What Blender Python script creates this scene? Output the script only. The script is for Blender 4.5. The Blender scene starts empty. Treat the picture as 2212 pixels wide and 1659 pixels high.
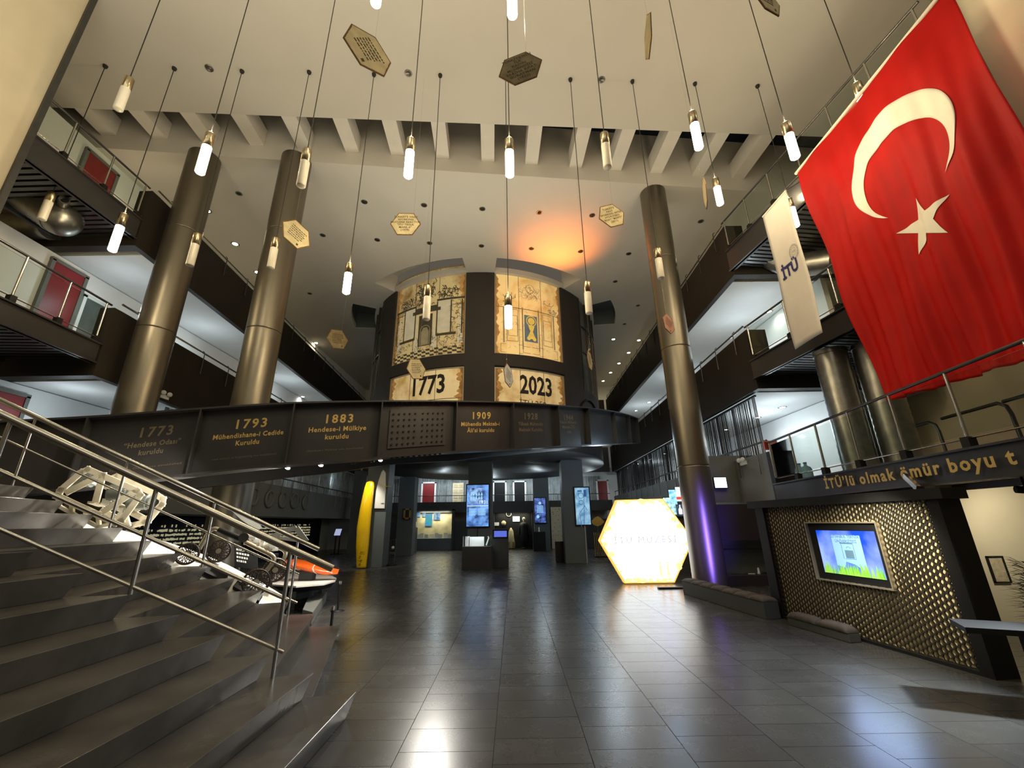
import bpy, bmesh, math, random
from mathutils import Vector, Matrix
from mathutils.geometry import tessellate_polygon
random.seed(7)
SC = bpy.context.scene
COL = SC.collection
pi = math.pi

# ------------------------------------------------------------------ camera
F_PX, CX, CY0, CAM_H = 900.0, 1106.0, 829.5, 1.7
PITCH, ROLL = math.atan(300 / 900.0), -0.0142
fwd = Vector((0, math.cos(PITCH), math.sin(PITCH)))
up0 = Vector((1, 0, 0)).cross(fwd)
R_ = Vector((1, 0, 0)) * math.cos(ROLL) + up0 * math.sin(ROLL)
D_ = -up0 * math.cos(ROLL) + Vector((1, 0, 0)) * math.sin(ROLL)
O_ = Vector((0, 0, CAM_H))
cam_d = bpy.data.cameras.new('camera')
cam = bpy.data.objects.new('camera', cam_d)
COL.objects.link(cam)
cam_d.sensor_width = 36.0
cam_d.sensor_fit = 'HORIZONTAL'
cam_d.lens = F_PX / 2212.0 * 36.0
cam_d.clip_end = 200
M4 = Matrix.Identity(4)
for i in range(3):
    M4[i][0], M4[i][1], M4[i][2], M4[i][3] = R_[i], -D_[i], -fwd[i], O_[i]
cam.matrix_world = M4
SC.camera = cam

# ------------------------------------------------------------------ world, exposure
w = bpy.data.worlds.new('world')
SC.world = w
w.use_nodes = True
w.node_tree.nodes['Background'].inputs[0].default_value = (1.0, 0.86, 0.66, 1)
w.node_tree.nodes['Background'].inputs[1].default_value = 0.10
SC.view_settings.view_transform = 'Standard'
SC.view_settings.look = 'None'
SC.view_settings.gamma = 1.0
SC.view_settings.use_curve_mapping = False
SC.view_settings.exposure = 0.0
WARM = (1.0, 0.82, 0.50)
WARM2 = (1.0, 0.92, 0.70)
COOL = (0.80, 0.93, 1.0)


def lamp(kind, loc, energy, color, size=0.1, to=None, spot=None, blend=0.5, size_y=None, spread=None):
    l = bpy.data.lights.new('lamp', kind)
    l.energy = energy
    l.color = color
    if kind == 'AREA':
        l.size = size
        if spread:
            l.spread = spread
        if size_y:
            l.shape = 'RECTANGLE'
            l.size_y = size_y
    else:
        l.shadow_soft_size = size
    if kind == 'SPOT':
        l.spot_size = spot
        l.spot_blend = blend
    o = bpy.data.objects.new('lamp', l)
    COL.objects.link(o)
    o.location = loc
    if to is not None:
        o.rotation_euler = (Vector(to) - Vector(loc)).to_track_quat('-Z', 'Y').to_euler()
    return o


# large unseen area lights added as soft fill in place of more hanging lamps
lamp('AREA', (-1.5, -4.0, 11.5), 230, WARM2, 12, to=(-1.5, 2, 0), size_y=5)
lamp('AREA', (-2.6, 0.5, 8.6), 250, WARM2, 12, to=(-1.5, 2.0, 20), size_y=4)  # turned upward to brighten the near ceiling
lamp('AREA', (-1.0, 11.5, 7.2), 175, WARM2, 9, to=(-1.0, 12.0, 20), size_y=2)  # unseen uplight added under the far ceiling
lamp('POINT', (7.0, 2.9, 10.6), 66, WARM2, .2)  # unseen lamp added to brighten the right pier
lamp('POINT', (-7.0, 2.8, 9.6), 26, WARM2, .2)  # same added lamp for the left pier
lamp('POINT', (4.6, 14.4, 4.3), 34, (.5, .75, 1.0), .02)  # unseen cool lamp added for a blue cast on the ramp end


# ------------------------------------------------------------------ pixel rays of the photograph onto planes of the hall
def ray(u, v):
    return R_ * ((u - CX) / F_PX) + D_ * ((v - CY0) / F_PX) + fwd


def PZ(u, v, z):
    d = ray(u, v)
    return O_ + d * ((z - CAM_H) / d.z)


def PY(u, v, y):
    d = ray(u, v)
    return O_ + d * (y / d.y)


def PX(u, v, x):
    d = ray(u, v)
    return O_ + d * (x / d.x)


def PP(u, v, p, n):
    d = ray(u, v)
    p = Vector(p)
    n = Vector(n)
    return O_ + d * ((p - O_).dot(n) / d.dot(n))


def PD(u, v, dist):
    return O_ + ray(u, v) * dist


# ------------------------------------------------------------------ materials
_m = {}


def mat(name, col, rough=0.5, metal=0.0, emit=0.0, emitcol=None, var=0.0, vscale=3.0, bump=0.0, bscale=40.0, spec=0.5, alpha=1.0,
        trans=0.0, coat=0.0, c2=None):
    if name in _m:
        return _m[name]
    m = bpy.data.materials.new(name)
    m.use_nodes = True
    nt = m.node_tree
    b = nt.nodes['Principled BSDF']
    b.inputs['Base Color'].default_value = (*col, 1)
    b.inputs['Roughness'].default_value = rough
    b.inputs['Metallic'].default_value = metal
    b.inputs['Specular IOR Level'].default_value = spec
    b.inputs['Alpha'].default_value = alpha
    b.inputs['Transmission Weight'].default_value = trans
    b.inputs['Coat Weight'].default_value = coat
    if emit:
        b.inputs['Emission Color'].default_value = (*(emitcol or col), 1)
        b.inputs['Emission Strength'].default_value = emit
    if var or bump:
        tc = nt.nodes.new('ShaderNodeTexCoord')
    if var:
        n = nt.nodes.new('ShaderNodeTexNoise')
        n.inputs['Scale'].default_value = vscale
        n.inputs['Detail'].default_value = 6
        nt.links.new(tc.outputs['Object'], n.inputs['Vector'])
        r = nt.nodes.new('ShaderNodeValToRGB')
        k = c2 or tuple(c * (1 - var) for c in col)
        r.color_ramp.elements[0].color = (*k, 1)
        r.color_ramp.elements[1].color = (*[min(1, c * (1 + var)) for c in col], 1)
        r.color_ramp.elements[0].position = 0.3
        r.color_ramp.elements[1].position = 0.7
        nt.links.new(n.outputs['Fac'], r.inputs['Fac'])
        nt.links.new(r.outputs['Color'], b.inputs['Base Color'])
    if bump:
        n2 = nt.nodes.new('ShaderNodeTexNoise')
        n2.inputs['Scale'].default_value = bscale
        nt.links.new(tc.outputs['Object'], n2.inputs['Vector'])
        bp = nt.nodes.new('ShaderNodeBump')
        bp.inputs['Strength'].default_value = bump
        bp.inputs['Distance'].default_value = 0.02
        nt.links.new(n2.outputs['Fac'], bp.inputs['Height'])
        nt.links.new(bp.outputs['Normal'], b.inputs['Normal'])
    _m[name] = m
    return m


def glass_mat(name, tint=(0.9, 0.95, 0.95), refl=0.12):
    if name in _m:
        return _m[name]
    m = bpy.data.materials.new(name)
    m.use_nodes = True
    nt = m.node_tree
    nt.nodes.clear()
    o = nt.nodes.new('ShaderNodeOutputMaterial')
    mx = nt.nodes.new('ShaderNodeMixShader')
    t = nt.nodes.new('ShaderNodeBsdfTransparent')
    t.inputs[0].default_value = (*tint, 1)
    g = nt.nodes.new('ShaderNodeBsdfGlossy')
    g.inputs['Roughness'].default_value = 0.03
    lw = nt.nodes.new('ShaderNodeLayerWeight')
    lw.inputs[0].default_value = refl
    nt.links.new(lw.outputs['Fresnel'], mx.inputs[0])
    nt.links.new(t.outputs[0], mx.inputs[1])
    nt.links.new(g.outputs[0], mx.inputs[2])
    nt.links.new(mx.outputs[0], o.inputs[0])
    _m[name] = m
    return m


def floor_mat():
    m = mat('floor_tiles', (0.02, 0.02, 0.02), 0.27, spec=0.62)
    nt = m.node_tree
    b = nt.nodes['Principled BSDF']
    tc = nt.nodes.new('ShaderNodeTexCoord')
    mp = nt.nodes.new('ShaderNodeMapping')
    mp.inputs['Rotation'].default_value = (0, 0, pi / 2)
    mp.inputs['Location'].default_value = (0.12, 0.185, 0)
    nt.links.new(tc.outputs['Object'], mp.inputs['Vector'])
    br = nt.nodes.new('ShaderNodeTexBrick')
    br.inputs['Scale'].default_value = 1.0
    br.inputs['Brick Width'].default_value = 0.39
    br.inputs['Row Height'].default_value = 0.75
    br.inputs['Mortar Size'].default_value = 0.003
    br.inputs['Mortar Smooth'].default_value = 0.0
    br.offset = 0.5
    br.inputs['Color1'].default_value = (0.048, 0.047, 0.045, 1)
    br.inputs['Color2'].default_value = (0.064, 0.063, 0.060, 1)
    br.inputs['Mortar'].default_value = (0.004, 0.004, 0.004, 1)
    nt.links.new(mp.outputs[0], br.inputs['Vector'])
    n = nt.nodes.new('ShaderNodeTexNoise')
    n.inputs['Scale'].default_value = 2.3
    n.inputs['Detail'].default_value = 8
    n.inputs['Roughness'].default_value = 0.65
    nt.links.new(tc.outputs['Object'], n.inputs['Vector'])
    r = nt.nodes.new('ShaderNodeMapRange')
    r.inputs['To Min'].default_value = 0.23
    r.inputs['To Max'].default_value = 0.31
    nt.links.new(n.outputs['Fac'], r.inputs['Value'])
    nt.links.new(r.outputs[0], b.inputs['Roughness'])
    mx = nt.nodes.new('ShaderNodeMix')
    mx.data_type = 'RGBA'
    mx.blend_type = 'MULTIPLY'
    mx.inputs[0].default_value = 0.3
    cr = nt.nodes.new('ShaderNodeValToRGB')
    cr.color_ramp.elements[0].position = 0.35
    cr.color_ramp.elements[0].color = (0.5, 0.5, 0.5, 1)
    cr.color_ramp.elements[1].position = 0.7
    cr.color_ramp.elements[1].color = (1.3, 1.3, 1.3, 1)
    nt.links.new(n.outputs['Fac'], cr.inputs[0])
    nt.links.new(br.outputs['Color'], mx.inputs[6])
    nt.links.new(cr.outputs[0], mx.inputs[7])
    nt.links.new(mx.outputs[2], b.inputs['Base Color'])
    ma = nt.nodes.new('ShaderNodeMath')
    ma.operation = 'MULTIPLY_ADD'
    ma.inputs[1].default_value = 0.35
    nt.links.new(br.outputs['Fac'], ma.inputs[0])
    nt.links.new(r.outputs[0], ma.inputs[2])
    nt.links.new(ma.outputs[0], b.inputs['Roughness'])
    mb_ = nt.nodes.new('ShaderNodeMath')
    mb_.operation = 'MULTIPLY_ADD'
    mb_.inputs[1].default_value = -0.45
    mb_.inputs[2].default_value = 0.60
    nt.links.new(br.outputs['Fac'], mb_.inputs[0])
    nt.links.new(mb_.outputs[0], b.inputs['Specular IOR Level'])
    return m


M_FLOOR = floor_mat()
M_STEP = mat('dark_stone_steps', (0.074, 0.069, 0.062), 0.27, var=0.35, vscale=2.2, spec=0.5, bump=0.03, bscale=30)
M_CEIL = mat('ceiling_paint', (0.60, 0.57, 0.52), 0.8, var=0.03, vscale=0.6, spec=0.2)
M_RIB = mat('rib_paint', (0.66, 0.63, 0.58), 0.8, var=0.03, spec=0.2)
M_CREAM = mat('cream_plaster', (0.66, 0.58, 0.42), 0.75, var=0.05, vscale=1.5, spec=0.2, bump=0.04, bscale=60)
M_WHITE = mat('white_paint', (0.74, 0.75, 0.74), 0.7, var=0.02, spec=0.2)
M_BROWN = mat('dark_brown_parapet', (0.020, 0.0155, 0.0115), 0.6, var=0.12, vscale=1.2, spec=0.3)
M_CHAR = mat('charcoal_paint', (0.056, 0.059, 0.060), 0.6, var=0.08, vscale=1.5, spec=0.3)
M_SLATE = mat('slate_grey_paint', (0.105, 0.122, 0.125), 0.6, var=0.06, vscale=1.5, spec=0.3)
M_LGREY = mat('mid_grey_paint', (0.15, 0.155, 0.145), 0.6, var=0.06, vscale=1.2, spec=0.3)
M_BLACK = mat('matt_black', (0.008, 0.008, 0.009), 0.55, var=0.2, vscale=4, spec=0.3)
M_STEEL = mat('brushed_steel', (0.52, 0.50, 0.46), 0.24, 1.0, var=0.08, vscale=8)
M_DKSTEEL = mat('dark_steel', (0.10, 0.10, 0.10), 0.35, 0.8, var=0.1, vscale=6)
M_GIRDER = mat('painted_girder', (0.030, 0.028, 0.029), 0.42, 0.0, var=0.15, vscale=2.5, spec=0.5)
M_COLUMN = mat('bronze_metal_cladding', (0.19, 0.168, 0.130), 0.38, 0.85, var=0.06, vscale=0.8)
M_GOLD = mat('gold_lettering', (0.62, 0.43, 0.13), 0.5, 0.3, var=0.08, vscale=5)
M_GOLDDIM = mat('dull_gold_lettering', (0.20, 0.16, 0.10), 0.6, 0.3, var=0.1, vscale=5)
M_GALV = mat('galvanised_duct', (0.30, 0.29, 0.26), 0.34, 0.9, var=0.15, vscale=7, bump=0.06, bscale=14)
M_RED = mat('red_door_paint', (0.20, 0.012, 0.014), 0.45, var=0.1, vscale=2)
M_GLASS = glass_mat('railing_glass', (0.90, 0.94, 0.92), 0.10)
M_CASEGL = glass_mat('case_glass', (0.96, 0.98, 0.98), 0.06)
M_LIT = mat('lit_glass_tube', (1, 0.92, 0.75), 0.4, emit=16, emitcol=(1.0, 0.86, 0.60))
M_UNLIT = mat('unlit_acrylic_tube', (0.80, 0.74, 0.62), 0.35, var=0.04, vscale=9, coat=0.3)
M_NICKEL = mat('nickel_cap', (0.45, 0.37, 0.24), 0.28, 1.0, var=0.08, vscale=20)
M_CABLE = mat('black_cable', (0.02, 0.018, 0.015), 0.7, var=0.1)
M_BULB = mat('downlight_lens', (1, 0.9, 0.7), 0.4, emit=40, emitcol=(1.0, 0.82, 0.5))
M_BULBC = mat('downlight_lens_cool', (1, 1, 1), 0.4, emit=16, emitcol=(1.0, 0.97, 0.9))
M_RIM = mat('chrome_rim', (0.25, 0.23, 0.20), 0.3, 0.9, var=0.1)
M_PARCH = mat('aged_paper', (0.56, 0.47, 0.28), 0.75, var=0.18, vscale=6, spec=0.2)
M_PARCHED = mat('burnt_paper_edge', (0.17, 0.09, 0.035), 0.8, var=0.3, vscale=20, spec=0.2)
M_INK = mat('brown_ink', (0.055, 0.036, 0.015), 0.8, var=0.1)
M_INKD = mat('black_ink', (0.018, 0.016, 0.013), 0.7, var=0.1)
M_WHITEGL = mat('white_gloss', (0.78, 0.77, 0.72), 0.28, var=0.03, coat=0.4)
M_YELLOW = mat('yellow_gloss', (0.80, 0.50, 0.005), 0.18, var=0.05, vscale=2, coat=0.7)
M_ORANGE = mat('orange_gloss', (0.85, 0.13, 0.012), 0.25, var=0.05, coat=0.5)
M_OAK = mat('gilt_wood', (0.35, 0.20, 0.05), 0.5, var=0.2, vscale=12)
M_CUSH = mat('grey_upholstery', (0.075, 0.062, 0.055), 0.85, var=0.25, vscale=9, bump=0.15, bscale=30)
M_LEAF = mat('leaf_green', (0.045, 0.060, 0.018), 0.55, var=0.4, vscale=8)
M_PURP = mat('dark_plum_panel', (0.030, 0.020, 0.028), 0.55, var=0.1, vscale=2)


def screen_mat(name, c1, c2, strength, scale=4.0):
    if name in _m:
        return _m[name]
    m = mat(name, (0.01, 0.01, 0.01), 0.3)
    nt = m.node_tree
    b = nt.nodes['Principled BSDF']
    tc = nt.nodes.new('ShaderNodeTexCoord')
    n = nt.nodes.new('ShaderNodeTexNoise')
    n.inputs['Scale'].default_value = scale
    n.inputs['Detail'].default_value = 5
    nt.links.new(tc.outputs['Object'], n.inputs['Vector'])
    r = nt.nodes.new('ShaderNodeValToRGB')
    r.color_ramp.elements[0].position = 0.38
    r.color_ramp.elements[1].position = 0.62
    r.color_ramp.elements[0].color = (*c1, 1)
    r.color_ramp.elements[1].color = (*c2, 1)
    nt.links.new(n.outputs['Fac'], r.inputs[0])
    nt.links.new(r.outputs[0], b.inputs['Emission Color'])
    b.inputs['Emission Strength'].default_value = strength
    return m


# ------------------------------------------------------------------ mesh builder
class MB:
    def __init__(s):
        s.v = []
        s.f = []
        s.sm = []

    def add(s, vs, fs, smooth=False):
        b = len(s.v)
        s.v += [tuple(x) for x in vs]
        for f in fs:
            s.f.append([b + i for i in f])
            s.sm.append(smooth)
        return s

    def hexa(s, p):  # bottom 4 then top 4
        return s.add(p, [(3, 2, 1, 0), (4, 5, 6, 7), (0, 1, 5, 4), (1, 2, 6, 5), (2, 3, 7, 6), (3, 0, 4, 7)])

    def box(s, c, d, rz=0.0):
        hx, hy, hz = d[0] / 2, d[1] / 2, d[2] / 2
        ca, sa = math.cos(rz), math.sin(rz)
        P = []
        for z in (-hz, hz):
            for x, y in ((-hx, -hy), (hx, -hy), (hx, hy), (-hx, hy)):
                P.append((c[0] + x * ca - y * sa, c[1] + x * sa + y * ca, c[2] + z))
        return s.hexa(P)

    def bar(s, a, b, wd, ht=None, up=(0, 0, 1)):
        a = Vector(a)
        b = Vector(b)
        d = (b - a).normalized()
        up = Vector(up)
        if abs(d.dot(up)) > 0.98:
            up = Vector((0, 1, 0))
        x = d.cross(up).normalized() * (wd / 2)
        y = x.cross(d).normalized() * ((ht or wd) / 2)
        P = [a - x - y, a + x - y, a + x + y, a - x + y, b - x - y, b + x - y, b + x + y, b - x + y]
        return s.hexa(P)

    def prism(s, poly, n):  # planar polygon extruded by n
        k = len(poly)
        n = Vector(n)
        P = [Vector(p) for p in poly] + [Vector(p) + n for p in poly]
        fs = [tuple(range(k))[::-1], tuple(range(k, 2 * k))] + [(i, (i + 1) % k, k + (i + 1) % k, k + i) for i in range(k)]
        return s.add(P, fs)

    def tube(s, path, r, seg=10, caps=True, radii=None):
        pts = [Vector(p) for p in path]
        n = len(pts)
        rings = []
        ref = None
        for i in range(n):
            d = (pts[min(i + 1, n - 1)] - pts[max(i - 1, 0)]).normalized()
            if ref is None:
                ref = Vector((0, 0, 1)) if abs(d.z) < 0.9 else Vector((1, 0, 0))
            x = (ref - d * ref.dot(d)).normalized()
            y = d.cross(x)
            ref = x
            rr = radii[i] if radii else r
            rings.append([pts[i] + x * (math.cos(2 * pi * k / seg) * rr) + y * (math.sin(2 * pi * k / seg) * rr) for k in range(seg)])
        V = [p for q in rings for p in q]
        Fs = []
        for i in range(n - 1):
            for k in range(seg):
                Fs.append((i * seg + k, i * seg + (k + 1) % seg, (i + 1) * seg + (k + 1) % seg, (i + 1) * seg + k))
        s.add(V, Fs, True)
        if caps:
            s.add(rings[0], [tuple(range(seg))[::-1]])
            s.add(rings[-1], [tuple(range(seg))])
        return s

    def lathe(s, c, prof, seg=24, axis=(0, 0, 1)):  # profile of (radius, height)
        c = Vector(c)
        q = Vector((0, 0, 1)).rotation_difference(Vector(axis))
        V = []
        for r, h in prof:
            for k in range(seg):
                a = 2 * pi * k / seg
                V.append(c + q @ Vector((r * math.cos(a), r * math.sin(a), h)))
        Fs = []
        for i in range(len(prof) - 1):
            for k in range(seg):
                Fs.append((i * seg + k, i * seg + (k + 1) % seg, (i + 1) * seg + (k + 1) % seg, (i + 1) * seg + k))
        s.add(V, Fs, True)
        if prof[0][0] > 1e-5:
            s.add(V[:seg], [tuple(range(seg))[::-1]])
        if prof[-1][0] > 1e-5:
            s.add(V[-seg:], [tuple(range(seg))])
        return s

    def grid(s, fn, nu, nv, smooth=True):
        V = [fn(i / nu, j / nv) for j in range(nv + 1) for i in range(nu + 1)]
        Fs = [(j * (nu + 1) + i, j * (nu + 1) + i + 1, (j + 1) * (nu + 1) + i + 1, (j + 1) * (nu + 1) + i) for j in range(nv) for i in range(nu)]
        return s.add(V, Fs, smooth)

    def holed(s, outer, holes, zb, zt):  # horizontal slab with holes
        loops = [outer] + holes
        flat = [p for l in loops for p in l]
        tri = tessellate_polygon([[Vector((p[0], p[1], 0)) for p in l] for l in loops])
        n = len(flat)
        V = [(p[0], p[1], zb) for p in flat] + [(p[0], p[1], zt) for p in flat]
        Fs = []
        for a, b, c in tri:
            pa, pb, pc = flat[a], flat[b], flat[c]
            cr = (pb[0] - pa[0]) * (pc[1] - pa[1]) - (pb[1] - pa[1]) * (pc[0] - pa[0])
            if cr > 0:
                a, c = c, a
            Fs.append((a, b, c))
            Fs.append((c + n, b + n, a + n))
        o = 0
        for l in loops:
            k = len(l)
            for i in range(k):
                Fs.append((o + i, o + (i + 1) % k, n + o + (i + 1) % k, n + o + i))
            o += k
        return s.add(V, Fs)

    def build(s, name, m, parent=None, bevel=0.0, solid=0.0):
        me = bpy.data.meshes.new(name)
        org = Vector((0, 0, 0))
        if parent is not None:
            org = parent.matrix_world.translation if parent.type != 'EMPTY' else Vector(parent.location)
            w_ = parent
            org = Vector((0, 0, 0))
            while w_ is not None:
                org += Vector(w_.location)
                w_ = w_.parent
        me.from_pydata([tuple(Vector(v) - org) for v in s.v], [], s.f)
        me.update()
        for p, k in zip(me.polygons, s.sm):
            p.use_smooth = k
        bm = bmesh.new()
        bm.from_mesh(me)
        bmesh.ops.recalc_face_normals(bm, faces=bm.faces)
        bm.to_mesh(me)
        bm.free()
        me.materials.append(m)
        o = bpy.data.objects.new(name, me)
        COL.objects.link(o)
        if parent is not None:
            o.parent = parent
        if solid:
            md = o.modifiers.new('solid', 'SOLIDIFY')
            md.thickness = solid
            md.offset = 0
        if bevel:
            md = o.modifiers.new('bevel', 'BEVEL')
            md.width = bevel
            md.segments = 2
            md.limit_method = 'ANGLE'
        return o


def tag(o, label, cat, group=None, kind=None):
    o['label'] = label
    o['category'] = cat
    if group:
        o['group'] = group
    if kind:
        o['kind'] = kind
    return o


def thing(name, label, cat, loc, group=None):
    o = bpy.data.objects.new(name, None)
    COL.objects.link(o)
    o.location = loc
    o.empty_display_size = 0.1
    return tag(o, label, cat, group)


def struct(o):
    o['kind'] = 'structure'
    return o


def copy_thing(o, loc, label):
    c = o.copy()
    COL.objects.link(c)
    c.location = loc
    c['label'] = label
    for ch in o.children:
        d = ch.copy()
        COL.objects.link(d)
        d.parent = c
        for g in ch.children:
            e = g.copy()
            COL.objects.link(e)
            e.parent = d
    return c


ORD = ['first', 'second', 'third', 'fourth', 'fifth', 'sixth', 'seventh', 'eighth', 'ninth', 'tenth', 'eleventh', 'twelfth', 'thirteenth',
       'fourteenth', 'fifteenth', 'sixteenth', 'seventeenth', 'eighteenth', 'nineteenth', 'twentieth']


def text_mb(lines, size, fn, fit=None, align='CENTER', spacing=1.0, lead=1.15, bold=0.0):
    """letters as flat shapes, mapped by fn(x, y) -> point"""
    cu = bpy.data.curves.new('letters', 'FONT')
    cu.body = '\n'.join(lines)
    cu.size = size
    cu.align_x = align
    cu.align_y = 'CENTER'
    cu.space_line = lead
    cu.space_character = spacing
    cu.offset = bold
    cu.resolution_u = 2
    t = bpy.data.objects.new('letters', cu)
    COL.objects.link(t)
    dg = bpy.context.evaluated_depsgraph_get()
    dg.update()
    me = bpy.data.meshes.new_from_object(t.evaluated_get(dg))
    k = 1.0
    if fit:
        xs = [v.co.x for v in me.vertices]
        k = fit / (max(xs) - min(xs))
    mb = MB()
    mb.add([fn(v.co.x * k, v.co.y) for v in me.vertices], [tuple(p.vertices) for p in me.polygons])
    bpy.data.objects.remove(t)
    bpy.data.curves.remove(cu)
    bpy.data.meshes.remove(me)
    return mb


def plane_fn(o, ex, ey, off=0.0):
    o = Vector(o)
    ex = Vector(ex).normalized()
    ey = Vector(ey).normalized()
    n = ex.cross(ey) * off
    return lambda x, y: o + ex * x + ey * y + n


# levels of the hall
Z1, Z2 = 13.0, 12.5          # near ceiling, far ceiling
LV = [(2.10, 2.55, 3.42), (5.15, 5.95, 6.95), (8.80, 9.60, 10.60)]   # soffit, floor, parapet top


def gl(y):
    return -9.95 - 0.06 * (y - 9.95)


def gr(y):
    return 6.9 + 0.02 * (y - 14.5)


YL0, YR0, YB = 9.5, 11.3, 31.0

# ================================================================== STRUCTURE
struct(MB().box((0, 15, -0.1), (44, 54, 0.2)).build('floor', M_FLOOR))
eA, eB = PZ(115, 232, Z1), PZ(1680, 292, Z1)          # near edge of the ceiling slot
wA, wB = PZ(215.7, 319.5, Z2), PZ(1385, 397, Z2)      # far wall of the slot


def on_line(a, b, x):
    t = (x - a.x) / (b.x - a.x)
    return a.y + (b.y - a.y) * t


XL, XR = -14.5, 12.5
struct(MB().holed([(XL, -7), (XR, -7), (XR, on_line(eA, eB, XR)), (XL, on_line(eA, eB, XL))], [], Z1, Z1 + 0.25).build('ceiling', M_CEIL))
DC, DR = (-1.5, 22.5), 6.2


def cyl(a, r, z=0.0):
    a = math.radians(a)
    return Vector((DC[0] + r * math.sin(a), DC[1] - r * math.cos(a), z))


def sector(a0, a1, r0, r1, n=14):
    return [tuple(cyl(a0 + (a1 - a0) * i / n, r0)[:2]) for i in range(n + 1)] + [tuple(cyl(a1 + (a0 - a1) * i / n, r1)[:2]) for i in range(n + 1)]


holes = [sector(-42, -4.3, 6.25, 7.3), sector(7.2, 41, 6.25, 7.3), sector(-84, -62, 6.3, 7.5, 8), sector(62, 84, 6.3, 7.5, 8)]
struct(MB().holed([(XL, on_line(wA, wB, XL)), (XR, on_line(wA, wB, XR)), (XR, 34), (XL, 34)], holes, Z2, Z2 + 0.25).build('ceiling', M_CEIL))
# recess linings above the openings round the drum
for hi, (a0, a1, r0, r1) in enumerate([(-42, -4.3, 6.25, 7.3), (7.2, 41, 6.25, 7.3), (-84, -62, 6.3, 7.5), (62, 84, 6.3, 7.5)]):
    mb = MB()
    mb.grid(lambda u, v: cyl(a0 + (a1 - a0) * u, r1 + 0.01, Z2 + 0.02 + v * 0.9), 16, 1, False)
    mb.grid(lambda u, v: cyl(a0 + (a1 - a0) * u, r0 - 0.12 + v * (r1 + 0.13 - r0), Z2 + 0.92), 16, 1, False)
    for a in (a0, a1):
        mb.grid(lambda u, v: cyl(a, r0 - 0.12 + u * (r1 + 0.13 - r0), Z2 + 0.02 + v * 0.9), 1, 1, False)
    struct(mb.build('trim_1', M_CEIL if hi < 2 else M_SLATE, solid=0.02))
# slot: far wall, near wall, dark glazed roof
nw = Vector((wB.x - wA.x, wB.y - wA.y, 0)).normalized()
pn = Vector((-nw.y, nw.x, 0))
wa, wb = Vector((XL, on_line(wA, wB, XL), 0)), Vector((XR, on_line(wA, wB, XR), 0))
struct(MB().hexa([wa + Vector((0, 0, Z2 + .25)), wb + Vector((0, 0, Z2 + .25)), wb + pn * .15 + Vector((0, 0, Z2 + .25)), wa + pn * .15 + Vector((0, 0, Z2 + .25)),
                  wa + Vector((0, 0, 14.7)), wb + Vector((0, 0, 14.7)), wb + pn * .15 + Vector((0, 0, 14.7)), wa + pn * .15 + Vector((0, 0, 14.7))]).build('wall_slot', M_CEIL))
ea, eb = Vector((XL, on_line(eA, eB, XL), 0)), Vector((XR, on_line(eA, eB, XR), 0))
struct(MB().hexa([ea + Vector((0, -.2, Z1 + .25)), eb + Vector((0, -.2, Z1 + .25)), eb + Vector((0, 0, Z1 + .25)), ea + Vector((0, 0, Z1 + .25)),
                  ea + Vector((0, -.2, 14.7)), eb + Vector((0, -.2, 14.7)), eb + Vector((0, 0, 14.7)), ea + Vector((0, 0, 14.7))]).build('wall_slot', M_CHAR))
M_NIGHT = mat('night_glazing', (0.010, 0.016, 0.035), 0.15, var=0.2, vscale=1)
struct(MB().hexa([ea + Vector((0, -.2, 14.7)), eb + Vector((0, -.2, 14.7)), wb + pn * .15 + Vector((0, 0, 14.7)), wa + pn * .15 + Vector((0, 0, 14.7)),
                  ea + Vector((0, -.2, 14.8)), eb + Vector((0, -.2, 14.8)), wb + pn * .15 + Vector((0, 0, 14.8)), wa + pn * .15 + Vector((0, 0, 14.8))]).build('window_1', M_NIGHT))
# white beams bridging the slot
rib_u = [177, 293, 404, 514, 623, 734, 840, 946, 1053, 1157, 1263, 1359, 1459, 1562, 1662]
for i, u in enumerate(rib_u):
    v = 232 + 0.0383 * (u - 115)
    a = PZ(u, v, Z1)
    dr = Vector((-0.05, 1, 0)).normalized()
    t = (wa - a).dot(pn) / dr.dot(pn)
    b = a + dr * (t - 0.003)
    h = Vector((0, 0, 0.62))
    x = Vector((dr.y, -dr.x, 0)) * 0.21
    o = MB().hexa([a - x, a + x, b + x, b - x, a - x + h, a + x + h, b + x + h, b - x + h]).build('ceiling_beam', M_RIB)
    tag(o, 'white beam crossing the dark ceiling slot, %s from the left end' % ORD[i], 'beam', 'white beams in the ceiling slot')

# outer walls
struct(MB().box((-14.2, 14, 7), (0.3, 44, 15.5)).build('wall_left', M_CREAM))
struct(MB().box((12.4, 14, 7), (0.3, 44, 15.5)).build('wall_right', M_CREAM))
struct(MB().box((-1, 33.6, 7), (27, 0.3, 15.5)).build('wall_back', M_WHITE))
struct(MB().box((-1, YB + 0.35, 0.95), (18, 0.2, 1.9)).build('wall_back', M_CHAR))
# gallery floors with pale undersides, parapets, inner walls
XIL, XIR = -12.3, 9.6                                      # inner gallery walls


def strip(f, y0, y1, t0, t1, z0, z1, n=10):
    """box strip that follows the gallery edge x = f(y), from offset t0 to t1"""
    mb = MB()
    for i in range(1):
        a, b = y0, y1
        mb.hexa([(f(a) + t0, a, z0), (f(a) + t1, a, z0), (f(b) + t1, b, z0), (f(b) + t0, b, z0),
                 (f(a) + t0, a, z1), (f(a) + t1, a, z1), (f(b) + t1, b, z1), (f(b) + t0, b, z1)])
    return mb


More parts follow.
